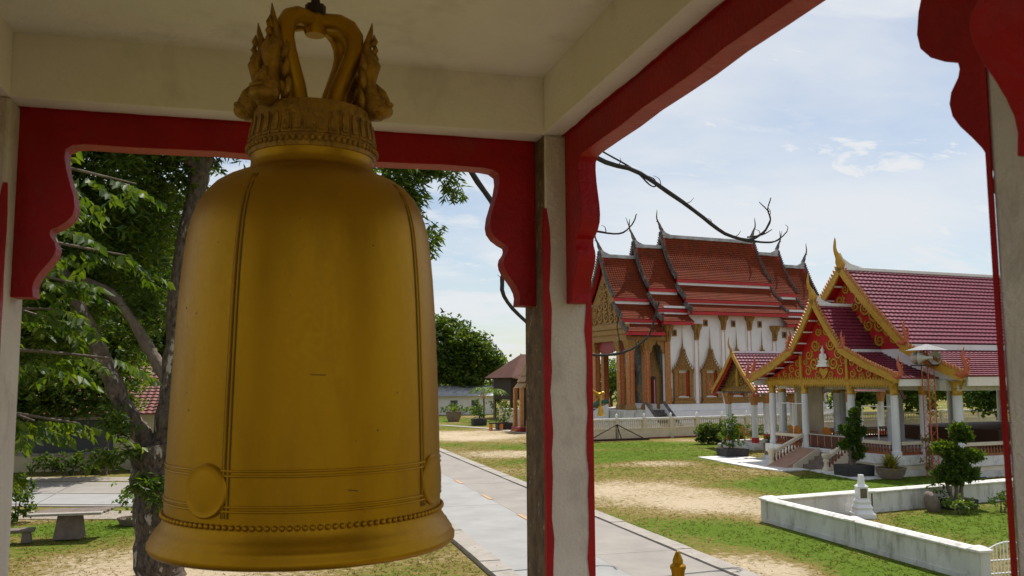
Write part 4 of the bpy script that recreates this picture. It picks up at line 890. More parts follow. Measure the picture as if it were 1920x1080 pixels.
    for si_, (nm, x0, x1, dz, dr) in enumerate(secs):
        for sg in (-1, 1):
            for ti, T in enumerate((T1, T2, T3)):
                tx0, tx1 = x0, x1
                P = [(YR+sg*y, z+dz+(dr if (ti == 0 and k == 0) else 0)) for k, (y, z) in enumerate(T)]
                rows = (22, 8, 5)[ti]
                stuff(tile_slope(tx0, tx1, P, rows, 0.21, 0.028, 0.04).build('tiled_slope', m_orange, u))
                ye, ze = P[-1]
                MB().box(tx0+0.02, tx1-0.02, ye-0.05-sg*0.03, ye+0.05-sg*0.03, ze-0.26, ze-0.03).build('red_fascia', m_tred, u)
                if ti < 2: MB().box(tx0+0.1, tx1-0.1, ye-sg*0.14-0.05, ye-sg*0.14+0.05, ze-0.46, ze-0.262).build('white_band', m_white, u)
                else: MB().box(tx0+0.1, tx1-0.1, min(ye-sg*0.1, YR+sg*3.1), max(ye-sg*0.1, YR+sg*3.1), ze-0.22, ze-0.16).build('soffit', m_tred, u)
        zr = 15.20+dz+dr
        MB().box(x0+0.1, x1-0.1, YR-0.13, YR+0.13, zr-0.06, zr+0.22).build('ridge_cap', m_ridge, u, bevel=0.03)
        ends = [(x0, -1)] if si_ < 2 else ([(x0, -1), (x1, 1)] if si_ == 2 else [(x1, 1)])
        for xe, s_ in ends:
            hz = zr+0.22
            MB().prism([(xe, hz-0.3), (xe-s_*1.1, hz-0.3), (xe-s_*0.9, hz), (xe-s_*0.45, hz+0.16), (xe-s_*0.15, hz+0.42), (xe, hz+0.75)], lambda a, b, t: (a, t, b), YR-0.10, YR+0.10).build('ridge_horn_base', m_ridge, u)
            chofah(xe, YR, hz+0.55, 1.45, s_, 0.12).build('horn_finial', m_oldstone, u, smooth=True)
            for sg in (-1, 1):
                for ti, T in enumerate((T1, T2, T3)):
                    P = [(YR+sg*y, z+dz+0.12+(dr+0.3 if (ti == 0 and k == 0) else 0)) for k, (y, z) in enumerate(T)]
                    b = MB(); barge(b, P, xe-0.06, 0.12, 0.20); bo = b.build('bargeboard', m_oldstone, u)
                    stuff(teeth_along(P, xe-0.05, 0.1, 0.15, 0.19).build('bargeboard_teeth', m_oldstone, bo))
                    hanghong(xe, P[-1][0], P[-1][1]-0.02, (0.5, 0.45, 0.42)[ti], sg, 0.038).build('naga_finial', m_oldstone, u, smooth=True)
                    # red inner edge of the gable
                    b = MB(); barge(b, [(y, z-0.22) for y, z in P], xe-s_*0.30, s_*0.2, 0.16); b.build('red_lining', m_tred, u)
            # gable infill
            gi = xe-s_*0.55
            m_in = m_ugold if si_ in (0, 4) else m_tred
            MB().prism([(YR-3.9, 8.9+dz), (YR-3.1, 9.5+dz), (YR-2.0, 11.0+dz), (YR, 14.9+dz+dr), (YR+2.0, 11.0+dz), (YR+3.1, 9.5+dz), (YR+3.9, 8.9+dz)], lambda a, b, t: (t, a, b), gi-0.05, gi+0.05).build('gable', m_tred, u)
            if si_ == 0:
                pd = MB(); pd.prism([(YR-3.0, 8.0), (YR-2.0, 9.3), (YR, 12.0), (YR+2.0, 9.3), (YR+3.0, 8.0)], lambda a, b, t: (t, a, b), gi-0.22, gi-0.06); po = pd.build('pediment', m_ugold, u)
                fnq = lambda a, b, t: (gi-0.23-t, a, b)
                for sg in (-1, 1):
                    for dy, z, r in ((0.5, 8.6, 0.4), (1.3, 8.5, 0.35), (2.0, 8.4, 0.3), (0.45, 9.5, 0.38), (1.15, 9.3, 0.3), (0.35, 10.3, 0.3), (0.2, 11.0, 0.2)):
                        mb = MB(); scroll(mb, YR+sg*dy, z, r, 1.5, sg, fnq, r*0.25, 0.10, 2.0); mb.build('scroll', m_ugold, po)
                MB().box(gi-0.4, gi+0.1, YR-3.5, YR+3.5, 7.2, 7.6).build('gilded_beam', m_ugold, u, bevel=0.04); MB().box(gi-0.3, gi+0.1, YR-3.4, YR+3.4, 6.75, 7.198).build('gilded_beam', m_ugold, u)
                MB().box(gi-0.48, gi-0.1, YR-3.6, YR+3.6, 7.602, 8.0).build('gilded_beam', m_ugold, u, bevel=0.05)
    # porch columns, beams, hanging fretwork
    for (x, y) in ((2.0, YW), (2.0, YW+1.35), (2.0, YB-1.35), (2.0, YB), (3.45, YW+0.15), (3.45, YB-0.15)):
        zb = 1.68; w = 0.24
        c = MB().box(x-w, x+w, y-w, y+w, zb, 6.75).build('porch_column', m_ugold2, u, bevel=0.05)
        for sgx in (-1, 1): MB().box(x+sgx*w*0.55-0.02, x+sgx*w*0.55+0.02, y-w-0.012, y-w-0.002, zb+0.1, 6.2).build('red_inlay', m_tred, c)
        MB().frus(x, y, 6.0, 6.75, w, w, w+0.16, w+0.16).build('capital', m_ugold, c); MB().frus(x, y, zb, zb+0.4, w+0.10, w+0.10, w+0.02, w+0.02).build('column_base', m_ugold, c)
    MB().box(2.0, XW0, YW-0.2, YW+0.2, 6.752, 7.05).build('gilded_beam', m_ugold, u)
    MB().box(2.0, XW0, YB-0.2, YB+0.2, 6.752, 7.05).build('gilded_beam', m_ugold, u)
    for (a0, a1) in ((2.25, 3.25), (3.65, 4.95)):
        mb = MB(); n = 7
        pts = [(a0, 6.75)]+[(a0+(a1-a0)*i/16, 6.75-0.95*abs(2*i/16-1)**1.6-0.22*abs(math.sin(i*PI/4))) for i in range(17)]+[(a1, 6.75)]
        mb.prism(pts, lambda a, b, t: (a, t, b), YW-0.06, YW+0.06); mb.build('gilded_arch', m_ugold, u)
    for (a0, a1) in ((YW+0.25, YW+1.1), (YW+1.6, YB-1.6), (YB-1.1, YB-0.25)):
        pts = [(a0, 6.75)]+[(a0+(a1-a0)*i/24, 6.55-1.1*(1-abs(2*i/24-1))**0.5*0.55-0.2*abs(math.sin(i*PI/3))) for i in range(25)]+[(a1, 6.75)]
        MB().prism(pts, lambda a, b, t: (t, a, b), 1.95, 2.05).build('red_fretwork', m_door, u)
    # front doorway on the mirrored wall
    for yd in (6.4, 10.0):
        d = MB().box(XW0-0.06, XW0-0.001, yd-0.45, yd+0.45, 1.70, 3.9).build('door', m_door, u)
        MB().box(XW0-0.08, XW0-0.061, yd-0.03, yd+0.03, 1.75, 3.85).build('door_stile', m_white, d)
        for s_ in (-1, 1): MB().box(XW0-0.22, XW0-0.002, yd+s_*0.62-0.16, yd+s_*0.62+0.16, 1.70, 4.1).build('door_frame', m_ugold, d)
        sp = MB(); z = 4.1
        for k, hw in enumerate((0.9, 0.72, 0.56, 0.42, 0.30, 0.18)): sp.frus(XW0-0.12, yd, z, z+0.32, 0.10, hw, 0.09, hw*0.8); z += 0.32
        sp.lathe([(0.1, 0), (0.02, 0.8)], 7, (XW0-0.12, yd, z)); sp.build('door_spire', m_ugold, d)
    # side stairs with sloping parapets up to the porch
    for k in range(7): MB().box(3.0, 4.3, YW-0.9-0.28*(6-k), YW-0.62-0.28*(6-k), -0.05, 0.24*(k+1)).build('stair', m_oldstone, u)
    for x in (2.85, 4.36):
        MB().prism([(YW-0.6, 2.2), (YW-0.6, -0.04), (YW-2.9, -0.04), (YW-2.9, 0.45)], lambda a, b, t: (t, a, b), x, x+0.18).build('stair_parapet', m_white, u)
        MB().prism([(YW-0.6, 2.27), (YW-0.6, 2.202), (YW-2.9, 0.452), (YW-2.9, 0.52)], lambda a, b, t: (t, a, b), x-0.05, x+0.23).build('parapet_coping', m_oldstone, u)
    # front stairs, green naga balustrades
    for y in (YW+1.6, YB-1.6):
        mb = MB(); mb.tube([(1.0, y, 2.3), (0.2, y, 2.2), (-1.0, y, 1.6), (-2.2, y, 0.9), (-2.8, y, 0.7), (-3.0, y, 1.2), (-2.8, y, 1.7)], [0.14, 0.16, 0.17, 0.17, 0.18, 0.2, 0.05], 8); mb.build('naga_rail', M('green_scale_paint', (0.02, 0.16, 0.09), (0.03, 0.10, 0.07), 6, 0.5), u, smooth=True)
        MB().prism([(1.0, 2.1), (1.0, -0.04), (-2.8, -0.04), (-2.8, 0.5)], lambda a, b, t: (a, t, b), y-0.1, y+0.1).build('stair_parapet', m_white, u)
    for k in range(7): MB().box(0.9-0.35*(7-k), 0.9-0.35*(6-k), YW+1.75, YB-1.75, -0.05, 0.24*(k+1)).build('stair', m_oldstone, u)
ubosot()

# ------------------------------------------------------------------ cream boundary balustrade in front of the ordination hall
def boundary(x0, x1, y, parent_loc, rz, label, nbay, rear=False):
    b = thing('boundary_balustrade', label, 'balustrade', parent_loc, rz)
    bm = baluster_mesh('bound', 0.50, 0.062, m_cream); step = (x1-x0)/nbay
    post = MB().box(-0.14, 0.14, -0.14, 0.14, 0, 1.36); pm = post.mesh('post'); pm.materials.append(m_cream)
    bud = MB().lathe([(0.05, 0), (0.07, 0.03), (0.05, 0.06), (0.085, 0.13), (0.06, 0.2), (0.004, 0.26)], 10).mesh('bud'); bud.materials.append(m_white)
    for k in range(nbay+1):
        p = inst('post', pm, b, (x0+k*step, y, 0)); inst('bud', bud, p, (0, 0, 1.42))
    for k in range(nbay):
        a = x0+k*step+0.142; c = x0+(k+1)*step-0.142
        MB().box(a, c, y-0.10, y+0.10, 0.0, 0.62).build('panel', m_cream, b); MB().box(a, c, y-0.13, y+0.13, 0.62, 0.70).build('ledge', m_cream, b)
        MB().box(a, c, y-0.125, y+0.125, 1.2, 1.36).build('handrail', m_cope, b, bevel=0.02); MB().box(a, c, y-0.125, y-0.102, 0.0, 0.07).build('red_skirting', m_door, b)
        n = 11
        for i in range(n): inst('baluster', bm, b, (a+(c-a)*(i+0.5)/n, y, 0.70))
boundary(-8.46, 33.69, 0.0, (UBX, UBY, 0), UBR, 'cream balustrade wall with white buds running in front of the ordination hall', 20)

# ------------------------------------------------------------------ small gate pavilion left of the hall porch
def gate_pavilion():
    g = thing('gate_pavilion', 'small gate pavilion with maroon roof and gilded gable between hall and balustrade', 'pavilion', (26.35, 44.7, 0), SAR)
    W = 2.4; YC = W/2
    MB().box(-0.5, 3.2, -0.5, W+0.5, -0.05, 0.16).build('plinth', m_wallw, g, bevel=0.02); MB().box(-0.3, 3.0, -0.3, W+0.3, 0.16, 0.34).build('plinth', m_wallw, g, bevel=0.02)
    for x in (0, 2.7):
        for y in (0, W):
            c = MB().box(x-0.13, x+0.13, y-0.13, y+0.13, 0.62, 2.45).build('column', m_whitecol, g, bevel=0.02)
            MB().box(x-0.15, x+0.15, y-0.15, y+0.15, 0.34, 0.62).build('red_base', m_tred, c)
            k = MB(); k.frus(x, y, 2.45, 2.95, 0.13, 0.13, 0.20, 0.20); k.frus(x, y, 2.95, 3.2, 0.22, 0.22, 0.16, 0.16); k.build('capital', m_ugold2, c)
    MB().box(-0.2, 0.2, -0.4, W+0.4, 3.2, 3.38).build('beam', m_ugold, g); MB().box(-0.12, 2.9, -0.1, 0.1, 3.15, 3.35).build('beam', m_wallw, g); MB().box(-0.12, 2.9, W-0.1, W+0.1, 3.15, 3.35).build('beam', m_wallw, g)
    lam = MB()
    for k in range(17): 
        y = -0.3+k*0.18; lam.prism([(y, 3.2), (y+0.17, 3.2), (y+0.085, 3.06)], lambda a, b, t: (t, a, b), -0.18, -0.14)
    stuff(lam.build('lambrequin', m_oldstone, g))
    MB().prism([(-0.25, 3.382), (W+0.25, 3.382), (YC, 5.3)], lambda a, b, t: (t, a, b), -0.12, 0.0).build('pediment', m_ugold, g)
    fn = lambda a, b, t: (-0.13-t, a, b)
    for sg in (-1, 1):
        for dy, z, r in ((0.35, 3.75, 0.20), (0.75, 3.66, 0.16), (1.08, 3.58, 0.11), (0.3, 4.25, 0.16), (0.16, 4.7, 0.11)):
            mb = MB(); scroll(mb, YC+sg*dy, z, r, 1.4, sg, fn, r*0.25, 0.06, 2); mb.build('scroll', m_ugold, g)
        P = [(YC, 5.55), (YC+sg*0.9, 4.45), (YC+sg*2.1, 3.25)]
        stuff(tile_slope(-0.5, 3.2, [(y, z-0.12) for y, z in P], 14, 0.24, 0.016, 0.05).build('tiled_slope', m_maroon, g))
        b = MB(); barge(b, P, -0.6, 0.09, 0.2); bo = b.build('bargeboard', m_tgold, g)
        b = MB(); barge(b, [(y, z-0.2) for y, z in P], -0.5, 0.06, 0.2); b.build('red_lining', m_tred, g)
        MB().box(-0.55, 3.2, YC+sg*2.05-0.03, YC+sg*2.05+0.03, 3.08, 3.16).build('eaves_board', m_white, g)
        hanghong(-0.55, YC+sg*2.12, 3.28, 0.6, sg, 0.06).build('naga_finial', m_redmast, g, smooth=True)
    mb = MB(); mb.tube([(-0.2, YC, 3.5), (-0.2, YC, 4.1), (-0.2, YC, 4.6)], [0.10, 0.12, 0.03], 8); mb.build('gilt_figure', m_tgold, g)
    MB().box(-0.4, 3.2, YC-0.08, YC+0.08, 5.40, 5.52).build('ridge_cap', m_white, g)
    chofah(-0.55, YC, 5.45, 0.9, -1, 0.10).build('horn_finial', m_tgold, g, smooth=True)
gate_pavilion()
# ------------------------------------------------------------------ plants: shared builders
def px20(p):   # (x, z) on the plane y = 16 -> point on the plane y = 20 along the same bearing
    return (p[0]*1.25, 20.0, 4+(p[1]-4)*1.25)
def limb(name, pts, r0, r1, mat, parent, seg=8, wob=0.0):
    P = [Vector(p) for p in pts]; Q = []; n = len(P)
    for i in range(n-1):
        a, b = P[i], P[i+1]; pa = P[max(i-1, 0)]; nb = P[min(i+2, n-1)]
        for k in range(4):
            t = k/4; t2 = t*t; t3 = t2*t
            q = 0.5*((2*a)+(b-pa)*t+(2*pa-5*a+4*b-nb)*t2+(3*a-pa-3*b+nb)*t3)
            if wob: q += Vector((random.uniform(-wob, wob), random.uniform(-wob, wob), random.uniform(-wob, wob)*0.5))
            Q.append(q)
    Q.append(P[-1]); m = len(Q)
    R_ = [(r0+(r1-r0)*i/(m-1))*(1+(random.uniform(-.12, .12) if wob else 0)) for i in range(m)]
    o = MB().tube(Q, R_, seg).build(name, mat, parent, smooth=True, angle=80); return o
def tree(name, label, base, h, blobs, bark, leafm, clumps=14, per=14, cs=0.45, L=0.28, W=0.075, droop=0.35, whorl=5, r=0.22, cat='tree', group=None, lean=(0, 0)):
    t = thing(name, label, cat, base, 0, group)
    bx_, by_, bz_ = base
    top = Vector((lean[0], lean[1], h))
    limb('trunk', [(0, 0, -0.05), (lean[0]*0.2+0.05, lean[1]*0.2, h*0.35), (lean[0]*0.6-0.06, lean[1]*0.6, h*0.7), top], r, r*0.6, bark, t, 9, 0.02)
    for c, rr in blobs:
        c2 = Vector(c); s = top*random.uniform(0.65, 1.0)
        limb('limb', [s, s.lerp(c2, 0.5)+Vector((random.uniform(-.2, .2), random.uniform(-.2, .2), 0.15)), c2], r*0.5, r*0.1, bark, t, 6)
    tips = crown_tips(blobs, clumps, per, cs)
    V, F = whorls(tips, whorl, L, W, droop)
    o = arrmesh('crown', V, F, leafm, t); return t
def spiky(name, label, loc, n, L, W, leafm, potm, pot, cat='potted plant', up=0.9, group=None, pot_shape='round', trunk=0.0):
    t = thing(name, label, cat, loc, 0, group); pr, ph = pot
    if pot_shape == 'round': MB().lathe([(pr*0.7, 0), (pr*0.95, ph*0.5), (pr, ph*0.9), (pr*1.08, ph*0.92), (pr*1.08, ph), (pr*0.9, ph), (pr*0.88, ph-0.05), (0.0, ph-0.05)], 18).build('pot', potm, t, smooth=True)
    else: MB().lathe([(pr*0.75, 0), (pr, ph), (pr*0.85, ph), (pr*0.85, ph-0.06), (0, ph-0.06)], 4, a0=PI/4).build('pot', potm, t)
    if trunk: limb('stem', [(0, 0, ph-0.08), (0.02, 0.02, ph+trunk*0.5), (0, 0.03, ph+trunk)], 0.05, 0.04, m_barkp, t, 6)
    V = []; F = []
    for k in range(n):
        a = random.uniform(0, 2*PI); u = random.uniform(0.35, 1.0); l = L*random.uniform(0.65, 1.1); d = np.array([math.cos(a), math.sin(a)])
        side = np.array([-d[1], d[0], 0])*W; P0 = np.array([0, 0, ph+trunk-0.03])+np.array([d[0], d[1], 0])*0.03; o = len(V)
        for j in range(5):
            f = j/4; p = P0+np.array([d[0]*l*f*(1-u*up*0.7), d[1]*l*f*(1-u*up*0.7), l*(f*u*up-0.55*f*f*(1-u*0.6))]); w = side*(1-f)**0.6*(0.55+0.9*f if f < .5 else 1)
            V += [p-w, p+w]
        for j in range(4): q = o+j*2; F += [(q, q+1, q+3), (q, q+3, q+2)]
    arrmesh('leaves', np.array(V), np.array(F), leafm, t); return t
def bush(name, label, loc, blobs, leafm, L=0.10, W=0.035, clumps=40, per=7, cs=0.12, cat='shrub', group=None, pot=None, stems=True):
    t = thing(name, label, cat, loc, 0, group)
    if pot: pot(t)
    tips = crown_tips(blobs, clumps, per, cs); V, F = whorls(tips, 5, L, W, -0.1, jit=0.5); V[:, 2] = np.maximum(V[:, 2], 0.0)
    arrmesh('foliage', V, F, leafm, t)
    if stems:
        for c, r in blobs[:4]: limb('stem', [(c[0]*0.3, c[1]*0.3, 0.0), (c[0]*0.6, c[1]*0.6, c[2]*0.5), c], 0.035, 0.012, m_barkp, t, 5)
    return t
def box_pot(w, d, h, m=None):
    def f(t):
        mb = MB(); mb.frus(0, 0, 0, h, w*0.48, d*0.48, w*0.5, d*0.5); o = mb.build('planter', m or m_blackpot, t, bevel=0.02)
        MB().box(-w*0.42, w*0.42, -d*0.42, d*0.42, h, h+0.012).build('soil', m_soil, t)
    return f

# ------------------------------------------------------------------ mango tree on the left and its dead limbs
def mango():
    t = thing('mango_tree', 'big mango tree with lichen-spotted forked trunk behind the bell, dead limbs reaching right', 'tree', (-2.1, 20, 0))
    O_ = Vector((-2.1, 20, 0)); rel = lambda ps: [Vector(p)-O_ for p in ps]
    limb('trunk', rel([(-2.1, 20, -0.1), (-2.17, 20, 0.6), (-2.2, 20, 1.3), (-2.3, 20, 2.0), (-2.3, 20, 2.6)]), 0.50, 0.44, m_bark, t, 14, 0.025)
    limb('trunk_fork', rel([(-2.3, 20, 2.1), (-2.5, 20, 2.8), (-2.9, 20, 3.4), (-3.29, 20, 4.27), (-3.68, 20, 5.15), (-4.18, 20.1, 6.14), (-4.6, 20.3, 7.0), (-5.2, 20.6, 8.5)]), 0.235, 0.09, m_bark, t, 10, 0.015)
    limb('trunk_fork', rel([(-2.2, 20, 2.1), (-2.1, 20, 2.9), (-2.03, 20, 3.5), (-1.95, 20, 4.83), (-1.85, 20.1, 6.67), (-1.6, 20.2, 8.43), (-1.4, 20.2, 9.2), (-1.1, 20.3, 11)]), 0.27, 0.16, m_bark, t, 10, 0.015)
    limb('limb', rel([(-2.05, 20.1, 3.9), (-2.35, 20.3, 4.4), (-2.58, 20.4, 4.75), (-3.19, 20.5, 5.72), (-3.87, 20.7, 6.15), (-4.7, 21, 6.4)]), 0.15, 0.07, m_barkp, t, 8, 0.01)
    limb('limb', rel([(-1.3, 20.2, 9.6), (0.3, 20, 9.4), (1.8, 19.8, 9.0), (2.6, 19.7, 8.8), (3.3, 19.6, 9.1)]), 0.10, 0.03, m_bark, t, 7, 0.01)
    limb('limb', rel([(-1.6, 20.2, 8.6), (-3.0, 19.4, 9.6), (-4.5, 19, 10.2), (-6.2, 18.8, 10.4)]), 0.12, 0.04, m_bark, t, 7, 0.01)
    # dead limbs seen against the sky (x, z on the y=16 plane)
    q = lambda ps: rel([px20(p) for p in ps])
    limb('dead_limb', rel([(-1.2, 20.2, 10.6), (1.0, 20.1, 11.6), (3.2, 20, 11.0)])+q([(3.55, 7.97), (4.07, 7.23), (4.38, 6.55), (4.22, 6.01), (4.22, 5.55), (4.64, 5.08), (5.25, 4.6), (5.94, 4.45), (6.63, 4.50), (7.15, 4.82), (7.40, 5.50)]), 0.085, 0.022, m_dead, t, 8, 0.012)
    limb('dead_limb', rel([(-1.1, 20.3, 11), (2.0, 20.1, 12.4), (5.2, 20, 11.0)])+q([(6.0, 8.39), (7.05, 8.07), (8.2, 7.37), (8.9, 6.92), (9.51, 6.79)]), 0.085, 0.045, m_dead, t, 8, 0.012)
    for ps, ra, rb in (([(9.45, 6.80), (9.78, 6.98), (9.95, 7.25), (9.90, 7.46), (9.98, 7.72)], 0.04, 0.012), ([(9.93, 7.42), (9.78, 7.55), (9.70, 7.62)], 0.022, 0.008), ([(9.5, 6.79), (9.95, 6.78), (10.2, 6.90), (10.34, 7.03)], 0.03, 0.012), ([(10.3, 6.98), (10.36, 7.10), (10.30, 7.16)], 0.012, 0.006), ([(9.4, 6.87), (9.75, 6.93), (9.98, 7.05)], 0.02, 0.012),
                       ([(6.0, 8.6), (6.35, 8.42), (6.9, 8.15), (7.25, 7.85), (7.38, 7.83), (7.34, 7.98), (7.0, 8.08)], 0.028, 0.012), ([(4.3, 6.6), (5.2, 6.92), (6.01, 6.87), (6.57, 6.83), (6.85, 7.02), (6.95, 7.24)], 0.035, 0.014), ([(6.8, 6.97), (6.72, 7.16)], 0.014, 0.006), ([(6.6, 4.5), (6.5, 5.0), (6.62, 5.4)], 0.02, 0.008)):
        limb('dead_twig', q(ps), ra, rb, m_dead, t, 6, 0.006)
    for (x, z) in ((6.6, 8.22), (7.5, 7.82), (8.0, 7.5), (8.6, 7.08), (9.1, 6.86), (9.7, 6.92), (9.93, 7.3), (10.1, 6.83), (6.3, 6.86), (6.9, 4.62), (4.2, 5.7), (6.2, 4.45)):
        a = random.uniform(-0.6, 2.2); l = random.uniform(0.12, 0.3); limb('dead_twig', q([(x, z), (x+l*0.5*math.cos(a), z+l*0.5*math.sin(a)+0.02), (x+l*math.cos(a+0.4), z+l*math.sin(a+0.4))]), 0.014, 0.004, m_dead, t, 5)
    R3 = lambda c, r: ((c[0]+2.1, c[1]-20, c[2]), r)
    blobs = [R3((-4.6, 22.5, 7.6), (1.4, 1.2, 1.0)), R3((-6.0, 22.5, 5.2), (1.4, 1.2, 0.9)), R3((-4.2, 22.8, 6.2), (1.2, 1.0, 0.7)), R3((-2.9, 22.6, 7.9), (1.2, 1.0, 0.8)), R3((-5.6, 20.5, 8.2), (1.6, 1.6, 1.2)), R3((-4.4, 19.6, 8.9), (1.5, 1.6, 0.9)), R3((-3.0, 20.2, 8.3), (1.1, 1.3, 0.9)), R3((-5.9, 20, 6.4), (1.3, 1.3, 0.9)), R3((-3.2, 21.0, 7.0), (0.9, 1.0, 0.7)), R3((-4.9, 21.5, 5.4), (1.1, 1.2, 0.8)),
             R3((-2.6, 20.6, 9.6), (1.5, 1.6, 0.8)), R3((-0.5, 20, 10.2), (2.0, 2.0, 1.0)), R3((-4.5, 20, 11.2), (2.6, 2.4, 1.5)), R3((-0.5, 20.5, 12.2), (2.6, 2.6, 1.6)), R3((-2.6, 21.2, 5.8), (0.6, 0.8, 0.5))]
    tips = crown_tips(blobs, 50, 8, 0.30)
    hang = [R3((1.9, 19.6, 8.95), (0.75, 0.8, 0.40)), R3((2.8, 19.6, 8.75), (0.6, 0.7, 0.42)), R3((3.6, 19.6, 9.0), (0.55, 0.6, 0.35)), R3((3.1, 19.5, 8.25), (0.35, 0.4, 0.30)), R3((3.95, 19.5, 8.45), (0.22, 0.3, 0.30)), R3((2.2, 19.5, 8.2), (0.4, 0.4, 0.35)), R3((2.9, 19.5, 7.75), (0.22, 0.2, 0.25)), R3((3.45, 19.6, 7.35), (0.14, 0.2, 0.12)), R3((3.35, 19.6, 6.9), (0.10, 0.2, 0.22)), R3((-1.45, 19.4, 3.0), (0.28, 0.2, 0.3)), R3((-3.0, 19.5, 2.55), (0.32, 0.2, 0.26)), R3((-2.9, 19.5, 3.2), (0.3, 0.3, 0.3)), R3((-2.2, 19.3, 1.9), (0.5, 0.2, 0.25))]
    tips2 = crown_tips(hang, 52, 8, 0.12)
    V, F = whorls(np.concatenate([tips, tips2]), 9, 0.24, 0.028, 0.55)
    arrmesh('crown', V, F, m_leaf, t)
mango()
def near_tree():
    t = thing('broadleaf_tree', 'nearest broad-leaved tree with drooping leaf sprays beside the left column', 'tree', (-4.6, 9.6, 0))
    limb('trunk', [(0, 0, -0.05), (0.1, 0, 2.0), (0.0, 0.1, 4.2), (0.2, 0, 6.4), (0.3, 0, 7.8)], 0.20, 0.09, m_barkp, t, 9, 0.015)
    sprays = [((0.1, 0, 4.8), (1.5, 0.6, 5.5), (3.0, 1.0, 5.4)), ((0.1, 0, 5.4), (1.5, 0.4, 6.3), (3.1, 0.9, 6.2)), ((0.1, 0, 3.6), (1.4, 0.6, 4.3), (2.9, 1.0, 4.25)), ((0.1, 0, 3.0), (1.3, 0.5, 3.7), (2.6, 0.9, 3.55)), ((0.1, 0, 4.2), (1.2, 0.6, 4.7), (2.4, 0.5, 4.75)), ((0.2, 0, 5.9), (1.3, 0.1, 6.7), (2.6, 0.2, 6.75)), ((0.2, 0, 5.2), (1.4, -0.1, 5.9), (2.45, 0.2, 5.55)), ((0.1, 0, 4.6), (1.3, 0.2, 5.2), (2.7, 0.5, 5.0)), ((0.1, 0, 4.0), (1.3, -0.2, 4.4), (2.2, 0, 4.15)), ((0.1, 0, 3.4), (1.3, 0.2, 3.9), (2.3, 0.4, 3.6)), ((0.1, 0.1, 3.2), (1.2, 0.3, 3.5), (1.95, 0.5, 3.05)), ((0.2, 0, 6.3), (1.0, 0.3, 7.4), (2.0, 0.8, 7.8)), ((0, 0, 4.4), (1.2, 0.8, 4.9), (2.5, 1.4, 4.6)), ((0, 0, 5.6), (1.2, 1.0, 6.2), (2.4, 1.6, 6.1))]
    P = []; D = []
    for a, m, b in sprays:
        limb('branch', [a, m, b], 0.045, 0.01, m_barkp, t, 6)
        a, m, b = np.array(a), np.array(m), np.array(b)
        for k in range(9):          # side twigs carrying two ranks of leaves
            f = 0.35+0.65*k/8; base = (1-f)**2*a+2*f*(1-f)*m+f*f*b
            for sd in (-1, 1):
                ang = RNG.uniform(0, 2*PI); d = norm(np.array([math.cos(ang)*0.9+0.25, math.sin(ang)*0.9, RNG.uniform(-0.35, 0.15)])); ln = RNG.uniform(0.35, 0.75)
                side = np.array([-d[1], d[0], 0])
                for j in range(9):
                    q = base+d*ln*(j+1)/9+np.array([0, 0, -0.12*((j+1)/9)**2])
                    for s2 in (-1, 1): P.append(q); D.append(d*0.5+side*s2*0.8+np.array([0, 0, -0.75+RNG.normal(0, 0.2)]))
    V, F = leaf_arrays(np.array(P), np.array(D), RNG.uniform(0.10, 0.17, len(P)), RNG.uniform(0.026, 0.04, len(P)))
    arrmesh('crown', V, F, m_leafn, t)
near_tree()

# ------------------------------------------------------------------ background trees
tree('shade_tree', 'dense dark tree filling the gap behind the house on the far left', (-17, 55, 0), 6, [((0, 0, 9), (5, 4, 3.5)), ((-3, -1, 6.5), (4, 3, 2.5)), ((3.5, -1, 7), (3.6, 3, 2.6)), ((1, 0, 12), (4, 3.5, 2.6))], m_bark, m_leafd, 11, 16, 0.6, 0.42, 0.13, whorl=5, r=0.35)
tree('shade_tree', 'tall dark tree behind the house roof, left of the mango trunk', (-9.5, 57, 0), 6, [((0, 0, 8.5), (4, 3.6, 3.2)), ((2.8, -1, 6), (3, 2.6, 2.2)), ((-3, -1, 6.2), (3, 2.6, 2.2)), ((0.5, 0, 12), (3.6, 3, 2.4))], m_bark, m_leafd, 11, 16, 0.6, 0.42, 0.13, whorl=5, r=0.35)
tree('shade_tree', 'leafy tree hidden mostly by the bell, behind the house', (-1.5, 60, 0), 6, [((0, 0, 8.5), (4.5, 3.6, 3.4)), ((3, -1, 6), (3, 2.6, 2.2)), ((-2.6, -1, 5.6), (2.6, 2.6, 2.0)), ((0.5, 0, 12), (3.6, 3, 2.4))], m_bark, m_leafd, 9, 14, 0.6, 0.42, 0.13, whorl=5, r=0.35)
tree('street_tree', 'sunlit mid-green tree over the side road at the left edge', (-10.5, 37.2, 0), 3.6, [((0, 0, 5.4), (2.6, 2.2, 1.6)), ((2.2, 0.4, 4.6), (1.8, 1.6, 1.1)), ((-2, 0, 4.6), (1.9, 1.6, 1.1)), ((1.6, 0, 6.8), (2.2, 1.8, 1.2)), ((0.8, 1, 8.4), (2.6, 2.2, 1.5))], m_bark, m_leaf, 20, 12, 0.35, 0.26, 0.07, r=0.16)
tree('street_tree', 'leafy tree in front of the house, between roller shutter and left column', (-10.4, 41.0, 0), 2.8, [((0, 0, 4.0), (1.8, 1.4, 1.2)), ((1.5, -0.3, 3.3), (1.3, 1.2, 0.8)), ((2.6, -0.2, 3.2), (1.1, 1.0, 0.6)), ((2.4, -0.1, 4.3), (1.4, 1.2, 0.9)), ((-1.0, 0, 2.6), (1.2, 1.0, 1.0)), ((0.6, -0.4, 2.9), (1.0, 0.9, 0.6)), ((2.6, 0, 5.6), (1.6, 1.3, 1.0)), ((4.2, 0, 6.2), (1.6, 1.3, 1.0))], m_bark, m_leaf, 26, 11, 0.3, 0.24, 0.07, r=0.14)
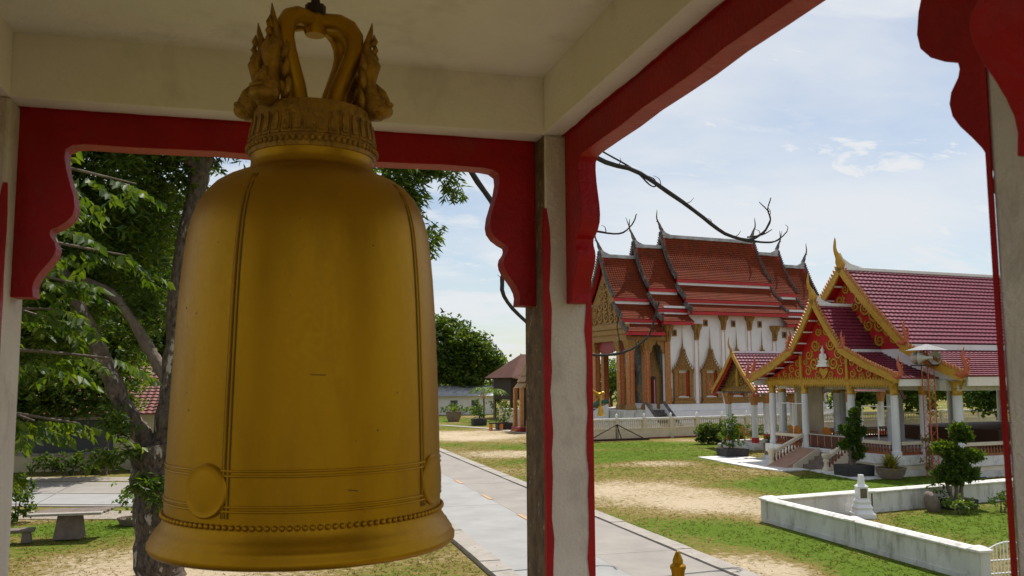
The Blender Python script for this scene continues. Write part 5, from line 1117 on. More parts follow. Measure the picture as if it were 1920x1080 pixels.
tree('lime_tree', 'bright lime-green small tree in front of the red house roof', (-6.7, 41.5, 0), 2.6, [((0.2, 0, 4.0), (1.35, 1.2, 1.1)), ((0.9, 0, 4.9), (0.9, 0.9, 0.7)), ((-0.9, 0, 4.6), (1.0, 0.9, 0.7)), ((0.5, 0, 3.3), (0.8, 0.8, 0.5))], m_bark, m_leafl, 40, 9, 0.22, 0.17, 0.055, r=0.09)
tree('round_tree', 'big round-crowned green tree right of the bell, far across the lawn', (21.0, 102, 0), 4.5, [((-1.5, 0, 8.6), (3.6, 3.4, 2.6)), ((1.6, -0.5, 7.2), (3.0, 2.8, 2.0)), ((3.4, -0.3, 5.8), (2.3, 2.2, 1.6)), ((-2.6, -0.6, 5.6), (3.4, 2.8, 2.2)), ((0.6, -1, 5.0), (3.0, 2.4, 1.8))], m_bark, m_leaf, 16, 16, 0.5, 0.36, 0.12, r=0.3)
tree('round_tree', 'smaller green tree seen through the ordination hall porch', (38.5, 97, 0), 2.5, [((0, 0, 4.6), (2.6, 2.4, 1.7)), ((2.2, 0, 4.0), (2.0, 2.0, 1.4)), ((-2, 0, 3.8), (2.0, 2.0, 1.4)), ((3.2, 0, 5.8), (1.7, 1.7, 1.7))], m_bark, m_leafl, 14, 14, 0.45, 0.32, 0.1, r=0.2)
tree('round_tree', 'dark green tree behind the right end of the hall', (52, 52, 0), 3.0, [((0, 0, 4.4), (3.0, 2.6, 2.2)), ((-2.2, 0, 3.2), (2.0, 2.0, 1.6)), ((2.4, 0, 3.6), (2.4, 2, 1.8))], m_bark, m_leafd, 12, 14, 0.5, 0.34, 0.11, r=0.25)
tree('round_tree', 'dark green tree showing between the hall columns', (45, 58, 0), 3.0, [((0, 0, 4.2), (2.8, 2.6, 2.0)), ((-2.2, 0, 3.2), (2.0, 2.0, 1.4)), ((2.0, 0, 3.0), (2.2, 2, 1.6))], m_bark, m_leafd, 12, 14, 0.5, 0.34, 0.11, r=0.25)
tree('round_tree', 'broad green tree beyond the balustrade, right of the hall stage', (60, 70, 0), 3.5, [((0, 0, 5), (3.6, 3, 2.4)), ((-3, 0, 3.8), (2.6, 2.4, 1.8)), ((3, 0, 4.0), (2.8, 2.4, 2.0))], m_bark, m_leaf, 10, 14, 0.55, 0.4, 0.13, r=0.28)
tree('round_tree', 'green tree beyond the balustrade behind the hall porch columns', (47, 76, 0), 3.5, [((0, 0, 4.6), (3.4, 3, 2.2)), ((-3, 0, 3.4), (2.6, 2.4, 1.8)), ((3, 0, 3.8), (2.8, 2.4, 1.8))], m_bark, m_leafd, 10, 14, 0.55, 0.4, 0.13, r=0.28)
def conifer():
    t = thing('conifer', 'slim far conifer beside the water tanks on the skyline', 'tree', (43, 165, 0)); limb('trunk', [(0, 0, 0), (0, 0, 5), (0, 0, 9.2)], 0.15, 0.02, m_bark, t, 6)
    n = 420; f = RNG.uniform(0.2, 1, n); a = RNG.uniform(0, 2*PI, n); r = (1-f)*1.5*RNG.uniform(0.2, 1, n)
    P = np.stack([r*np.cos(a), r*np.sin(a), f*9.2], 1); V, F = leaf_arrays(P, np.stack([np.cos(a), np.sin(a), -0.2+0*a], 1), 0.5, 0.12); arrmesh('crown', V, F, m_leafd, t)
conifer()
def palms():
    for i, (x, y, h, lab) in enumerate(((19.6, 82, 3.1, 'small yellow-green palm with orange crownshaft by the far path'), (21.0, 83.5, 2.9, 'second small palm, right behind the yellow-green one by the far path'))):
        t = thing('palm', lab, 'palm', (x, y, 0), 0, 'small palms by the far path')
        limb('trunk', [(0, 0, 0), (0.03, 0, h*0.5), (0, 0, h*0.75)], 0.10, 0.07, m_barkp, t, 7); limb('crownshaft', [(0, 0, h*0.7), (0, 0, h)], 0.08, 0.05, m_orangep if i == 0 else m_leafl, t, 7)
        P = []; D = []
        for k in range(11):
            a = 2*PI*k/11; 
            for j in range(14):
                f = (j+1)/14; r = 1.3*f; q = np.array([r*math.cos(a), r*math.sin(a), h+0.75*f-1.1*f*f])
                for s_ in (-1, 1): P.append(q); D.append(np.array([math.cos(a+s_*0.9), math.sin(a+s_*0.9), -0.5]))
        V, F = leaf_arrays(np.array(P), np.array(D), 0.42, 0.035); arrmesh('fronds', V, F, m_leafl, t)
palms()
def treeline():
    P = []
    for k in range(150):
        a = rad(-75+k*1.15); d = RNG.uniform(150, 200); c = np.array([math.sin(a)*d, math.cos(a)*d, 0]); h = RNG.uniform(3.5, 6.5)
        P.append(c+np.array([0, 0, h*0.55])+RNG.normal(size=(70, 3))*np.array([2.6, 2.6, h*0.25]))
    P = np.concatenate(P); P[:, 2] = np.maximum(P[:, 2], 0.1); V, F = whorls(P, 3, 1.0, 0.4, 0.2)
    tag(arrmesh('far_treeline', V, F, m_leafd), 'low far treeline along the horizon', 'treeline', kind='stuff')
treeline()

# ------------------------------------------------------------------ house across the side road (left)
def house():
    h = thing('shop_house', 'pale yellow house with grey roller shutter and red tile roof behind the trees', 'house', (-9, 44, 0), rad(-4))
    MB().box(-6, 5.2, 0, 7, 0, 2.45).build('wall', m_hwall, h); MB().box(-6.1, 5.3, -0.35, -0.002, 0, 0.72).build('low_wall', m_hwall, h); MB().box(-6.15, 5.35, -0.4, 0.0, 0.722, 0.82).build('ledge', m_kerb, h)
    sh = MB().box(-1.4, 2.2, -0.06, -0.004, 0.83, 2.25).build('shutter', m_shutter, h)
    for k in range(14): MB().box(-1.38, 2.18, -0.075, -0.061, 0.86+k*0.1, 0.93+k*0.1).build('slat', m_shutter, sh)
    MB().box(-1.8, 2.6, -0.5, 0.0, 2.27, 2.40).build('canopy', m_kerb, h)
    P0 = [(3.6, 4.9), (1.5, 3.6), (-0.7, 2.5)]; P1 = [(3.6, 4.9), (5.6, 3.6), (7.8, 2.5)]
    m = M('red_clay_tile', (0.19, 0.05, 0.036), (0.13, 0.034, 0.025), 4, 0.7, dirt=(0.08, 0.05, 0.045), damt=0.4, dscale=1.5)
    for P in (P0, P1): stuff(tile_slope(-6.6, 5.8, P, 16, 0.28, 0.04, 0.05).build('tiled_slope', m, h))
    MB().prism([(0.0, 2.45), (7, 2.45), (3.6, 4.75)], lambda a, b, t: (t, a, b), 5.0, 5.2).build('gable_wall', m_hwall, h)
    MB().box(-6.6, 5.8, 3.5, 3.7, 4.86, 5.0).build('ridge_cap', m, h)
    for k in range(3): MB().box(3.3, 4.3, -0.9-0.3*k, -0.6-0.3*k, 0, 0.45-0.15*k).build('step', m_kerb, h)
house()
# hedge row, shrubs, bench on the left lawn
bush('low_hedge', 'dark low hedge along the pale yellow house front', (-8.0, 42.2, 0), [((-1.2, 0, 0.5), (0.7, 0.4, 0.5)), ((-0.2, 0, 0.55), (0.7, 0.4, 0.5)), ((0.8, 0, 0.5), (0.6, 0.4, 0.5)), ((1.5, 0, 0.6), (0.4, 0.4, 0.55))], m_leafd, 0.14, 0.045, 60, 6)
bush('round_shrub', 'leafy shrub beside the left column base', (-6.95, 28.6, 0), [((0, 0, 0.55), (0.5, 0.5, 0.5)), ((0.15, 0, 0.9), (0.4, 0.4, 0.35))], m_leafn, 0.13, 0.045, 60, 6)
bush('potted_shrub', 'small sunlit shrub in a low pot left of the mango trunk', (-3.6, 27.2, 0), [((0, 0, 0.65), (0.42, 0.4, 0.4)), ((0.1, 0, 1.0), (0.35, 0.35, 0.3))], m_leafl, 0.12, 0.04, 60, 6,
     pot=lambda t: MB().lathe([(0.36, 0), (0.46, 0.18), (0.4, 0.18), (0.38, 0.12), (0, 0.12)], 16).build('pot', m_pot, t, smooth=True))
def bench():
    b = thing('stone_table', 'old stone garden table with plank top on the left lawn', 'table', (-4.95, 25.2, 0), rad(-4))
    MB().frus(0.1, 0, 0, 0.62, 0.34, 0.26, 0.26, 0.2).build('pedestal', m_stone, b, bevel=0.04)
    for k, y in enumerate((-0.38, -0.12, 0.14, 0.40)): MB().box(-0.78+0.05*k, 0.95+0.03*k, y-0.12, y+0.12, 0.64, 0.70).build('plank', m_stone if k else m_kerb, b, bevel=0.01)
    c = thing('stone_bench', 'low broken stone bench left of the garden table', 'bench', (-6.1, 24.9, 0), rad(8))
    MB().box(-0.5, 0.5, -0.2, 0.2, 0.26, 0.34).build('seat', m_stone, c, bevel=0.02)
    for x in (-0.32, 0.32): MB().frus(x, 0, 0, 0.26, 0.12, 0.16, 0.09, 0.14).build('leg', m_stone, c, bevel=0.02)
bench()

# ------------------------------------------------------------------ low white garden wall, gate, stele
def garden_wall():
    w = thing('garden_wall', 'low white rendered garden wall with sloped coping, cornering in front of the hall', 'wall', (13.5, 22.4, 0))
    def run(p, q, nb, base=True):
        a = math.atan2(q[1]-p[1], q[0]-p[0]); L_ = math.hypot(q[0]-p[0], q[1]-p[1]); st = L_/nb
        c, s = math.cos(a), math.sin(a); f = lambda u, v: (p[0]+u*c-v*s, p[1]+u*s+v*c)
        for k in range(nb):
            u0_, u1_ = k*st+0.14, (k+1)*st-0.14
            MB().prism([f(u0_, -0.07), f(u1_, -0.07), f(u1_, 0.07), f(u0_, 0.07)], lambda x, y, t: (x, y, t), -0.05, 0.56).build('panel', m_wallw, w, bevel=0.008)
            mb = MB(); V = []
            for u in (u0_, u1_):
                for v, z in ((-0.13, 0.562), (-0.14, 0.60), (-0.05, 0.66), (0.05, 0.66), (0.14, 0.60), (0.13, 0.562)): V.append((*f(u, v), z))
            mb.add(V, [(0, 1, 7, 6), (1, 2, 8, 7), (2, 3, 9, 8), (3, 4, 10, 9), (4, 5, 11, 10), (5, 0, 6, 11), (5, 4, 3, 2, 1, 0), (6, 7, 8, 9, 10, 11)]); mb.build('coping', m_cope, w, bevel=0.006)
            MB().prism([f(u0_, -0.10), f(u1_, -0.10), f(u1_, 0.10), f(u0_, 0.10)], lambda x, y, t: (x, y, t), -0.05, 0.09).build('footing', m_wallw, w)
        for k in range(nb+1):
            u = k*st
            MB().prism([f(u-0.139, -0.115), f(u+0.139, -0.115), f(u+0.139, 0.115), f(u-0.139, 0.115)], lambda x, y, t: (x, y, t), -0.05, 0.575).build('post', m_wallw, w, bevel=0.008)
            x, y = f(u, 0); mb = MB().frus(0, 0, 0.577, 0.625, 0.17, 0.165, 0.175, 0.17).frus(0, 0, 0.625, 0.69, 0.175, 0.17, 0.07, 0.06); o = mb.build('post_cap', m_cope, w, bevel=0.006); o.location = (x, y, 0); o.rotation_euler = (0, 0, a)
            if k in (0, 1): 
                st_ = MB().prism([f(u+0.05, -0.121), f(u+0.10, -0.121), f(u+0.105, -0.117), f(u+0.045, -0.117)], lambda x, y, t: (x, y, t), 0.0, 0.55).build('rust_streak', M('rust_streak', (0.12, 0.06, 0.035), (0.05, 0.035, 0.025), 8, 0.9), w)
    run((0, -7.72), (0, 0), 2); 
    run((0.16, 0.02), (18, 3.0), 5)
    return w
garden_wall()
def iron_gate():
    g = thing('iron_gate', 'small white iron gate with curved top at the near end of the garden wall', 'gate', (13.62, 14.62, 0))
    me = MB().tube([(0, 0, 0.08), (0, 0, 0.66)], 0.011, 6).mesh('bar'); me.materials.append(m_white)
    for k in range(11): inst('bar', me, g, (0.06+k*0.085, 0, 0), sc=(1, 1, 1+0.16*math.sin(PI*k/10)))
    for z, nm in ((0.15, 'bottom_rail'), (0.40, 'middle_rail')): MB().tube([(0.0, 0, z), (0.98, 0, z)], 0.016, 6).build(nm, m_white, g)
    MB().tube([(0.0+0.98*i/12, 0, 0.62+0.12*math.sin(PI*i/12)) for i in range(13)], 0.016, 6).build('top_rail', m_white, g)
    MB().box(0.98, 1.12, -0.07, 0.07, -0.05, 0.7).build('gate_post', m_wallw, g)
iron_gate()
def stele():
    s = thing('memorial_stele', 'small white stepped memorial with dark plaque and tapering top inside the garden wall', 'memorial', (16.48, 22.25, 0), rad(-14)); s.scale = (0.68, 0.68, 0.88)
    MB().box(-0.42, 0.42, -0.42, 0.42, -0.03, 0.14).build('base', m_stele, s, bevel=0.015)
    m = MB(); 
    for z0, z1, a, b in ((0.14, 0.24, 0.37, 0.32), (0.24, 0.32, 0.30, 0.34), (0.32, 0.42, 0.34, 0.27), (0.42, 0.50, 0.25, 0.28), (0.50, 0.58, 0.28, 0.23)): m.frus(0, 0, z0, z1, a, a, b, b)
    m.build('mouldings', m_stele, s)
    MB().box(-0.21, 0.21, -0.21, 0.21, 0.58, 0.98).build('shaft', m_stele, s, bevel=0.012)
    MB().box(-0.14, 0.14, -0.222, -0.212, 0.62, 0.93).build('plaque', M('dark_plaque', (0.09, 0.075, 0.05), (0.14, 0.115, 0.075), 12, 0.4), s)
    c = MB(); c.frus(0, 0, 0.98, 1.06, 0.23, 0.23, 0.13, 0.13); c.frus(0, 0, 1.06, 1.36, 0.12, 0.12, 0.09, 0.09); c.build('cap', m_stele, s, bevel=0.006)
stele()

# ------------------------------------------------------------------ topiary and pot plants by the hall
def topiary(name, label, loc, pads, trunks, leafm, pot, group):
    t = thing(name, label, 'topiary', loc, 0, group); pot(t)
    for ps in trunks: limb('trunk', ps, 0.07, 0.035, m_barkp, t, 7, 0.008)
    for c, r in pads:
        k = int(4200*r[0]*r[1]*2.2); d = norm(RNG.normal(size=(k, 3))); P = np.array(c)+d*np.array(r)*(0.72+0.30*np.sin(d[:, :1]*7+c[0]*9)*np.sin(d[:, 1:2]*6+c[2]*5)+RNG.uniform(-0.18, 0.28, (k, 1))); V, F = leaf_arrays(P, d+RNG.normal(0, 0.9, d.shape)+np.array([0, 0, 0.4]), RNG.uniform(0.06, 0.15, k), RNG.uniform(0.02, 0.04, k))
        arrmesh('leaf_pad', V, F, leafm, t)
g_top = 'cloud-pruned trees in planters'
topiary('topiary_tree', 'tall cloud-pruned tree in a black planter before the porch steps', (22.95, 31.4, 0), [((0.15, 0, 2.55), (0.22, 0.22, 0.16)), ((0.1, 0, 2.2), (0.27, 0.25, 0.2)), ((-0.25, 0, 1.85), (0.32, 0.3, 0.2)), ((0.35, 0, 1.75), (0.28, 0.28, 0.2)), ((0.0, 0, 1.45), (0.3, 0.3, 0.2)), ((-0.4, 0, 1.25), (0.25, 0.25, 0.15)), ((0.3, 0.1, 1.05), (0.3, 0.3, 0.18)), ((0.15, 0, 0.8), (0.25, 0.25, 0.14))],
        [[(0, 0, 0.4), (0.1, 0, 1.0), (-0.05, 0, 1.6), (0.12, 0, 2.5)], [(-0.1, 0, 0.4), (-0.15, 0, 0.9), (-0.3, 0, 1.3)]], m_leafd, box_pot(1.25, 1.0, 0.45), g_top)
topiary('topiary_tree', 'cloud-pruned tree inside the garden wall enclosure, pads spreading in tiers', (20.35, 22.95, 0), [((0.25, 0, 2.35), (0.26, 0.26, 0.20)), ((0.3, 0, 2.15), (0.30, 0.3, 0.16)), ((-0.35, 0, 1.80), (0.34, 0.3, 0.20)), ((-0.05, 0, 1.65), (0.36, 0.3, 0.24)), ((0.62, 0, 1.55), (0.40, 0.3, 0.18)), ((0.1, 0, 1.25), (0.42, 0.35, 0.24)), ((-0.4, 0, 1.05), (0.34, 0.3, 0.20)), ((0.45, 0, 1.0), (0.35, 0.3, 0.22)), ((0.0, 0, 0.85), (0.3, 0.3, 0.14))],
        [[(0, 0, 0.25), (0.05, 0, 0.8), (0.0, 0, 1.4), (0.25, 0, 2.3)], [(0.2, 0, 0.25), (0.25, 0, 0.8), (0.5, 0, 1.4)], [(-0.15, 0, 0.25), (-0.3, 0, 0.7), (-0.4, 0, 1.1)]], m_leafn, box_pot(0.95, 0.8, 0.28), g_top)
bush('low_shrub', 'yellow-green clipped shrub left of the enclosure topiary', (19.45, 22.0, 0), [((0, 0, 0.28), (0.38, 0.35, 0.28)), ((0.35, -0.2, 0.22), (0.3, 0.3, 0.22))], m_leafl, 0.07, 0.028, 130, 5, 0.06)
bush('low_shrub', 'dark clipped shrub right of the enclosure topiary', (21.0, 21.9, 0), [((0, 0, 0.30), (0.36, 0.35, 0.30)), ((0.35, 0, 0.36), (0.3, 0.3, 0.34))], m_leafd, 0.07, 0.028, 130, 5, 0.06)
bush('low_shrub', 'round green bush against the enclosure wall behind the pale rock', (19.65, 23.0, 0), [((0, 0, 0.5), (0.4, 0.25, 0.4))], m_leafn, 0.08, 0.03, 130, 5, 0.06)
def rock():
    mb = MB(); mb.ball((0, 0, 0.28), 0.30, 12, 9, (0.8, 0.7, 1.3)); o = mb.build('rock', m_stone, smooth=True); o.location = (19.2, 22.6, -0.05)
    for v in o.data.vertices: v.co *= 1+0.12*math.sin(v.co.x*9+v.co.z*7)+0.06*math.sin(v.co.y*17)
    tag(o, 'pale upright rock beside the enclosure topiary', 'rock')
rock()
spiky('croton_plant', 'yellow spiky croton in a broad grey bowl pot before the porch', (23.75, 30.2, 0), 130, 1.0, 0.055, m_leafy, m_pot, (0.56, 0.42))
spiky('pot_plant', 'green spiky plant in a tall brown pot left of the ramp', (24.15, 39.5, 0), 80, 1.05, 0.05, m_leafn, m_pot, (0.42, 0.75), pot_shape='square')
spiky('pot_plant', 'yellow-green yucca in a small round pot, left of the black planter', (22.9, 42.2, 0), 90, 0.62, 0.03, m_leafl, m_pot, (0.34, 0.36), trunk=0.45)
bush('planter_shrub', 'bushy cone-shaped shrub in a square black planter before the gate pavilion', (22.8, 40.9, 0), [((0, 0, 0.95), (0.62, 0.6, 0.5)), ((0.05, 0, 1.45), (0.42, 0.42, 0.45)), ((0.0, 0, 1.95), (0.24, 0.24, 0.35)), ((-0.25, 0, 1.2), (0.4, 0.4, 0.4))], m_leafd, 0.10, 0.035, 90, 6, 0.09, cat='potted shrub', pot=box_pot(1.25, 1.1, 0.42))
bush('clipped_hedge', 'dense clipped hedge in front of the cream balustrade, left of the gate pavilion', (26.4, 49.2, 0), [((-0.6, 0, 0.6), (0.8, 0.6, 0.65)), ((0.3, 0, 0.6), (0.8, 0.6, 0.65)), ((1.1, 0.1, 0.6), (0.75, 0.6, 0.65))], m_leafn, 0.11, 0.045, 260, 6, 0.08, cat='hedge', stems=False)
bush('clipped_hedge', 'lower clipped hedge behind the gate pavilion columns', (30.3, 50.4, 0), [((-1.2, 0, 0.5), (0.8, 0.6, 0.6)), ((0, 0, 0.5), (0.8, 0.6, 0.6)), ((1.2, 0, 0.5), (0.8, 0.6, 0.6)), ((2.4, 0, 0.5), (0.8, 0.6, 0.6))], m_leafn, 0.08, 0.03, 110, 6, 0.08, cat='hedge', stems=False)
bush('climbing_plant', 'yellowing creeper on the foot of the loudspeaker mast', (25.55, 30.15, 0), [((0, 0, 0.6), (0.22, 0.22, 0.5)), ((0, 0, 1.3), (0.26, 0.26, 0.4))], M('yellow_creeper_leaf', (0.24, 0.19, 0.03), (0.14, 0.13, 0.02), 3, 0.5, trans=0.35, island=0.4), 0.09, 0.035, 90, 6, 0.08, cat='creeper')
# plastic armchairs
def chairs():
    def make(label, loc, rz):
        t = thing('plastic_chair', label, 'chair', loc, rz, 'orange plastic chairs')
        MB().box(-0.22, 0.22, -0.22, 0.22, 0.40, 0.44).build('seat', m_orangep, t, bevel=0.015)
        MB().prism([(-0.22, 0.44), (0.22, 0.44), (0.23, 0.72), (0.15, 0.84), (0, 0.88), (-0.15, 0.84), (-0.23, 0.72)], lambda a, b, s: (a, 0.20+s+(b-0.44)*0.18, b), 0, 0.025).build('backrest', m_orangep, t)
        for sx in (-1, 1):
            MB().tube([(sx*0.23, 0.24, 0.66), (sx*0.26, 0, 0.64), (sx*0.24, -0.2, 0.60), (sx*0.22, -0.2, 0.42)], 0.022, 6).build('armrest', m_orangep, t)
            for sy in (-1, 1): MB().tube([(sx*0.20, sy*0.19, 0.40), (sx*0.25, sy*0.24, 0.0)], [0.026, 0.02], 6).build('leg', m_orangep, t)
        return t
    c0 = make('orange plastic armchair standing by the gate pavilion columns', (26.55, 46.2, 0.34), rad(100))
    c, s = math.cos(SAR), math.sin(SAR)
    for x, y, rz, lab in ((0.75, 5.95, 95, 'orange plastic armchair behind the far porch bay, leftmost'), (0.8, 6.6, 88, 'orange plastic armchair in the middle of the far porch bay'), (0.9, 7.15, 80, 'orange plastic armchair behind the far porch bay, next to the corner column'), (1.0, 4.9, 100, 'orange plastic armchair just inside the porch entrance')):
        copy_tree(c0, loc=(SAX+x*c-y*s, SAY+x*s+y*c, 0.813), rotz=rad(rz)+SAR, label=lab)
chairs()
# loudspeaker mast
def mast():
    m = thing('loudspeaker_mast', 'red lattice loudspeaker mast with horn speakers under a small roof beside the porch', 'mast', (25.62, 30.05, 0), SAR)
    for sx in (-1, 1):
        for sy in (-1, 1): MB().tube([(sx*0.16, sy*0.16, -0.02), (sx*0.16, sy*0.16, 5.05)], 0.022, 6).build('leg', m_redmast, m)
    for k in range(16):
        z = 0.2+k*0.28
        for a, b in (((-1, -1), (1, -1)), ((1, -1), (1, 1)), ((1, 1), (-1, 1)), ((-1, 1), (-1, -1))):
            sg = 1 if k % 2 else -1
            MB().tube([(a[0]*0.16, a[1]*0.16, z if sg > 0 else z+0.28), (b[0]*0.16, b[1]*0.16, z+0.28 if sg > 0 else z)], 0.010, 5).build('brace', m_redmast, m)
    MB().box(-0.5, 0.5, -0.4, 0.4, 4.42, 4.46).build('platform', m_iron, m)
    hp = [(0.05, -0.28), (0.07, -0.1), (0.12, 0.05), (0.24, 0.18), (0.27, 0.22), (0.25, 0.21), (0.09, 0.02)]
    for x, y, rz in ((-0.34, -0.2, 205), (0.28, -0.25, 290), (-0.25, 0.2, 150), (0.3, 0.2, 20)):
        o = MB().lathe(hp, 16).build('horn_speaker', M('grey_horn', (0.50, 0.48, 0.42), (0.42, 0.40, 0.34), 4, 0.5), m, smooth=True); o.location = (x, y, 4.74); o.rotation_euler = (rad(90), 0, rad(rz))
    r = MB(); r.frus(0, 0, 5.05, 5.30, 0.62, 0.5, 0.03, 0.03); r.build('roof', M('zinc_sheet', (0.22, 0.225, 0.23), (0.15, 0.155, 0.16), 5, 0.6, metal=0.3), m)
mast()
def tarp():
    mb = MB(); mb.frus(0, 0, 0.0, 0.10, 1.0, 0.28, 0.9, 0.2); o = mb.build('folded_tarpaulin', m_blue, bevel=0.03); o.location = (26.6, 29.55, -0.02); o.rotation_euler = (0, 0, SAR)
    tag(o, 'blue folded tarpaulin on the ground against the hall plinth', 'tarpaulin')
tarp()
def flag():
    c, s = math.cos(SAR), math.sin(SAR); f = thing('flag', 'small striped flag on a pole inside the hall', 'flag', (SAX+4.4*c-4.2*s, SAY+4.4*s+4.2*c, 0.82), SAR)
    MB().tube([(0, 0, 0), (0, 0, 3.0)], 0.02, 6).build('pole', m_greym, f)
    for k, m in enumerate((m_tred, m_white, m_blue, m_white, m_tred)):
        MB().prism([(0.05+0.035*k, 2.75), (0.085+0.035*k, 2.78), (0.42+0.05*k, 2.15), (0.38+0.05*k, 2.1)], lambda a, b, t: (a, t, b), -0.01, 0.012).build('stripe', m, f)
flag()
def side_pavilion():
    src = [o for o in COL.objects if o.name == 'gate_pavilion'][0]
    copy_tree(src, loc=(34.6, 47.6, 0), rotz=SAR+rad(2), label='small maroon-roofed pavilion seen through the hall porch columns, behind')
side_pavilion()

# ------------------------------------------------------------------ things between the lawn and the ordination hall
def statue():
    s = thing('gilded_statue', 'gilded figure on a white pedestal holding out a hanging bell, half hidden by the column', 'statue', (19.35, 53.3, 0), rad(8))
    MB().lathe([(0.42, 0), (0.42, 0.2), (0.32, 0.3), (0.28, 0.75), (0.36, 0.85), (0.36, 0.95)], 16, (0.0, 0, 0)).build('pedestal', m_white, s, smooth=True)
    b = MB(); b.tube([(0, 0, 0.9), (0, 0, 1.6), (0, 0, 2.2), (0.05, 0, 2.9), (0.05, 0, 3.5), (0.05, 0, 3.75), (0.05, 0, 3.95)], [0.30, 0.26, 0.22, 0.28, 0.34, 0.16, 0.11], 14)
    b.ball((0.05, 0, 4.2), 0.22, 14, 10, (1, 1, 1.2)); b.tube([(0.05, 0, 4.4), (0.05, 0, 4.6), (0.05, 0, 5.0)], [0.16, 0.09, 0.01], 10)
    b.tube([(0.30, 0, 3.5), (0.55, -0.05, 3.15), (0.95, -0.15, 2.95), (1.15, -0.2, 3.05)], [0.15, 0.13, 0.11, 0.08], 10)
    b.tube([(-0.22, 0, 3.5), (-0.5, -0.1, 3.1), (-0.4, -0.3, 2.7)], [0.15, 0.12, 0.09], 10)
    b.ball((1.2, -0.2, 3.05), 0.13, 10, 8, (1.3, 0.9, 0.9)); b.build('figure', m_gilt, s, smooth=True, angle=60)
    MB().tube([(1.15, -0.2, 2.98), (-0.1, -0.35, 2.05)], 0.035, 7).build('staff', m_gilt, s)
    bl = MB(); bl.tube([(1.02, -0.22, 2.9), (1.02, -0.22, 2.2)], 0.06, 8); bl.lathe([(0.0, 0.62), (0.10, 0.6), (0.16, 0.5), (0.19, 0.3), (0.21, 0.12), (0.29, 0.03), (0.31, 0.0), (0.26, 0.0), (0.1, 0.3)], 16, (1.02, -0.22, 1.62)); bl.build('hanging_bell', m_gilt, s, smooth=True)
statue()
def truss():
    t = thing('steel_frame', 'black triangular steel frame lying on the grass before the balustrade', 'frame', (21.4, 53.0, 0), rad(6))
    MB().box(-2.2, 2.3, -0.08, 0.08, 0.02, 0.16).build('base_beam', m_iron, t)
    for a, b in (((-1.9, 0.15), (0.0, 1.05)), ((0.0, 1.05), (1.9, 0.15)), ((-0.06, 1.0), (-0.06, 0.16)), ((0.06, 1.0), (0.06, 0.16)), ((0.0, 1.0), (0.3, 0.16))): MB().tube([(a[0], 0, a[1]), (b[0], 0, b[1])], 0.035, 6).build('strut', m_iron, t)
truss()
def shrine():
    s = thing('gilded_shrine', 'small gilded shrine with tiered gable just left of the central column', 'shrine', (18.75, 64.8, 0), rad(6))
    MB().box(-0.7, 1.6, -0.6, 1.2, -0.03, 0.35).build('plinth', m_door, s, bevel=0.03)
    for x in (-0.45, 1.35):
        for y in (-0.35, 0.95): MB().box(x-0.13, x+0.13, y-0.13, y+0.13, 0.35, 3.3).build('column', m_ugold2, s)
    MB().box(-0.2, 1.1, 0.3, 0.36, 0.36, 2.6).build('grille', m_iron, s)
    z = 3.3
    for k, hw in enumerate((0.95, 0.72, 0.5, 0.3)): MB().prism([(0.45-hw, z), (0.45+hw, z), (0.45+hw*0.6, z+0.45), (0.45, z+0.75), (0.45-hw*0.6, z+0.45)], lambda a, b, t: (a, t, b), -0.6+0.08*k, 1.15-0.08*k).build('roof_tier', m_ugold, s); z += 0.46
    MB().lathe([(0.12, 0), (0.02, 0.9)], 8, (0.45, 0.3, z+0.2)).build('spire', m_ugold, s)
shrine()
def brown_house():
    b = thing('timber_hall', 'dark timber building with steep brown metal roof behind the shrine', 'building', (24.7, 85, 0), rad(5))
    for x in (-1.6, 2.0, 6.0):
        for y in (0, 5): MB().box(x-0.12, x+0.12, y-0.12, y+0.12, 0, 2.1).build('post', m_darkwood, b)
    MB().box(-1.7, 6.2, -0.1, 5.2, 1.9, 4.1).build('wall', m_darkwood, b)
    r = MB(); r.add([(-2.2, -1.6, 4.1), (6.6, -1.6, 2.6), (6.6, 6.6, 2.6), (-2.2, 6.6, 4.1), (0.4, 2.5, 6.5), (5.6, 2.5, 6.5)], [(0, 1, 5, 4), (1, 2, 5), (2, 3, 4, 5), (3, 0, 4), (3, 2, 1, 0)]); r.build('roof', m_brownroof, b)
    MB().tube([(-2.2, -1.62, 4.12), (0.4, 2.5, 6.54)], 0.06, 5).build('hip_flashing', m_brownroof, b)
    w = thing('yard_wall', 'plain cream yard wall left of the gilded shrine', 'wall', (18.6, 72, 0), rad(-70))
    MB().box(0, 6.5, -0.1, 0.1, -0.03, 1.45).build('panel', m_cream, w); MB().box(-0.05, 6.55, -0.15, 0.15, 1.452, 1.56).build('coping', m_cope, w)
brown_house()
def water_tower():
    t = thing('water_tower', 'two black water tanks on a far steel tower with small roof', 'water tower', (31.3, 130, 0))
    for x in (-1.0, 1.0):
        for y in (-0.7, 0.7): MB().tube([(x, y, 0), (x, y, 7.3)], 0.07, 6).build('leg', m_iron, t)
    MB().box(-1.2, 1.2, -0.9, 0.9, 5.1, 5.2).build('platform', m_iron, t); MB().frus(0, 0, 7.25, 7.4, 1.3, 1.0, 1.2, 0.9).build('roof', m_greym, t)
    for x in (-0.55, 0.55): MB().lathe([(0.46, 5.21), (0.48, 6.3), (0.40, 6.6), (0.1, 6.75)], 14, (x, 0, 0)).build('tank', m_blackpot, t, smooth=True)
    for k in range(2): MB().box(-1.05, 1.05, -0.72, -0.68, 1.5+k*1.8, 1.6+k*1.8).build('brace', m_iron, t)
water_tower()
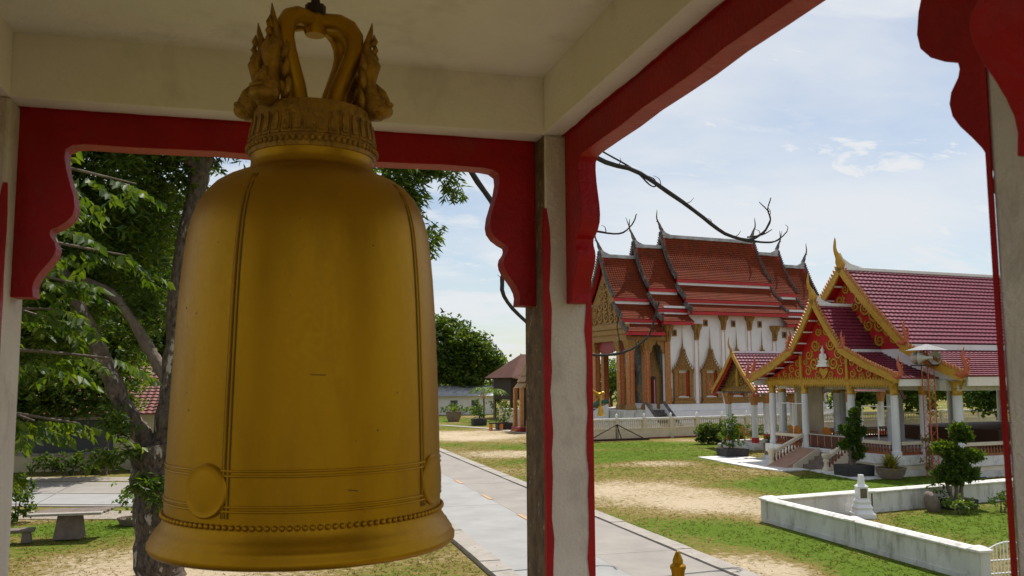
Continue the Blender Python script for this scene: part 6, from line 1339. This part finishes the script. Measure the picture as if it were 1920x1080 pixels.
def white_house():
    h = thing('white_outbuilding', 'low white outbuilding with grey roof under the round tree', 'building', (20.4, 98, 0), 0)
    MB().box(-2.5, 4.5, 0, 4, 0, 2.1).build('wall', m_white, h); MB().prism([(-0.6, 2.1), (4.6, 2.1), (2, 3.2)], lambda a, b, t: (t, a, b), -3, 5).build('roof', m_ridge, h)
    for x in (-0.8, 1.6): MB().box(x, x+0.8, -0.03, -0.002, 0.7, 1.6).build('window', m_shutter, h)
white_house()
def far_pots():
    jar = spiky('jar_palm', 'palm in a round brown jar on the far lawn beside the bell', (16.9, 83, 0), 60, 1.35, 0.05, m_leafl, m_pot, (0.75, 0.95))
    for x, y, lab in ((17.55, 75.2, 'dark shrub in a black planter on the far lawn, left one'), (17.95, 68.2, 'tiered topiary in a black planter before the yard wall')):
        bush('planter_shrub', lab, (x, y, 0), [((0, 0, 0.95), (0.7, 0.6, 0.35)), ((0.1, 0, 1.5), (0.45, 0.45, 0.3)), ((0, 0, 2.0), (0.3, 0.3, 0.25))], m_leafd, 0.14, 0.05, 40, 6, 0.14, cat='potted shrub', pot=box_pot(1.2, 1.0, 0.55))
    bush('planter_shrub', 'small leafy shrub in a black planter at the foot of the shrine', (19.05, 63.6, 0), [((0, 0, 0.75), (0.4, 0.4, 0.3))], m_leafd, 0.12, 0.05, 50, 6, 0.12, cat='potted shrub', pot=box_pot(0.9, 0.9, 0.6))
    b = thing('wooden_bench', 'small bench with yellow legs beside the tiered topiary planter', 'bench', (17.1, 67.4, 0), rad(10))
    MB().box(-0.55, 0.55, -0.18, 0.18, 0.5, 0.6).build('seat', m_darkwood, b)
    for x in (-0.45, 0.45): MB().box(x-0.09, x+0.09, -0.15, 0.15, 0, 0.498).build('leg', m_orangep, b)
    o = MB().tube([(-0.5, 0, 0.08), (0, 0.05, 0.10), (0.5, 0, 0.08)], [0.03, 0.09, 0.03], 8).build('yellow_float', m_orangep); o.location = (18.0, 64.6, 0.02); tag(o, 'yellow object lying on the paving edge near the shrine', 'float')
    for i, (x, y, r) in enumerate(((14.2, 93, 0.8), (15.8, 94, 0.7), (23.2, 90, 0.9), (24.4, 88, 0.8), (20.3, 90, 0.7), (18.5, 92, 0.8))):
        bush('garden_shrub', ['rounded far shrub nearest the bell', 'second rounded far shrub from the bell', 'far shrub left of the timber hall posts', 'far shrub under the timber hall wall', 'far shrub behind the small palms', 'reddish-green far shrub before the outbuilding'][i], (x, y, 0), [((0, 0, r), (r*1.2, r, r*0.9)), ((r, 0, r*0.8), (r*0.8, r*0.8, r*0.7))], m_leaf if i % 2 else m_leafl, 0.2, 0.07, 22, 6, 0.2, stems=False)
far_pots()
def bird():
    o = MB(); o.tube([(-0.12, 0, 0), (0, 0, 0.02), (0.12, 0, 0.03), (0.17, 0, 0.03)], [0.01, 0.05, 0.04, 0.005], 8)
    for s in (-1, 1): o.add([(0.05, s*0.03, 0.03), (-0.06, s*0.03, 0.03), (-0.06, s*0.28, 0.14), (0.0, s*0.30, 0.15)], [(0, 1, 2, 3)])
    b = o.build('bird', m_iron); b.location = (8.6, 45, 7.45); b.rotation_euler = (0.3, 0.2, 2.4); tag(b, 'small dark bird flying left of the column', 'bird')
bird()
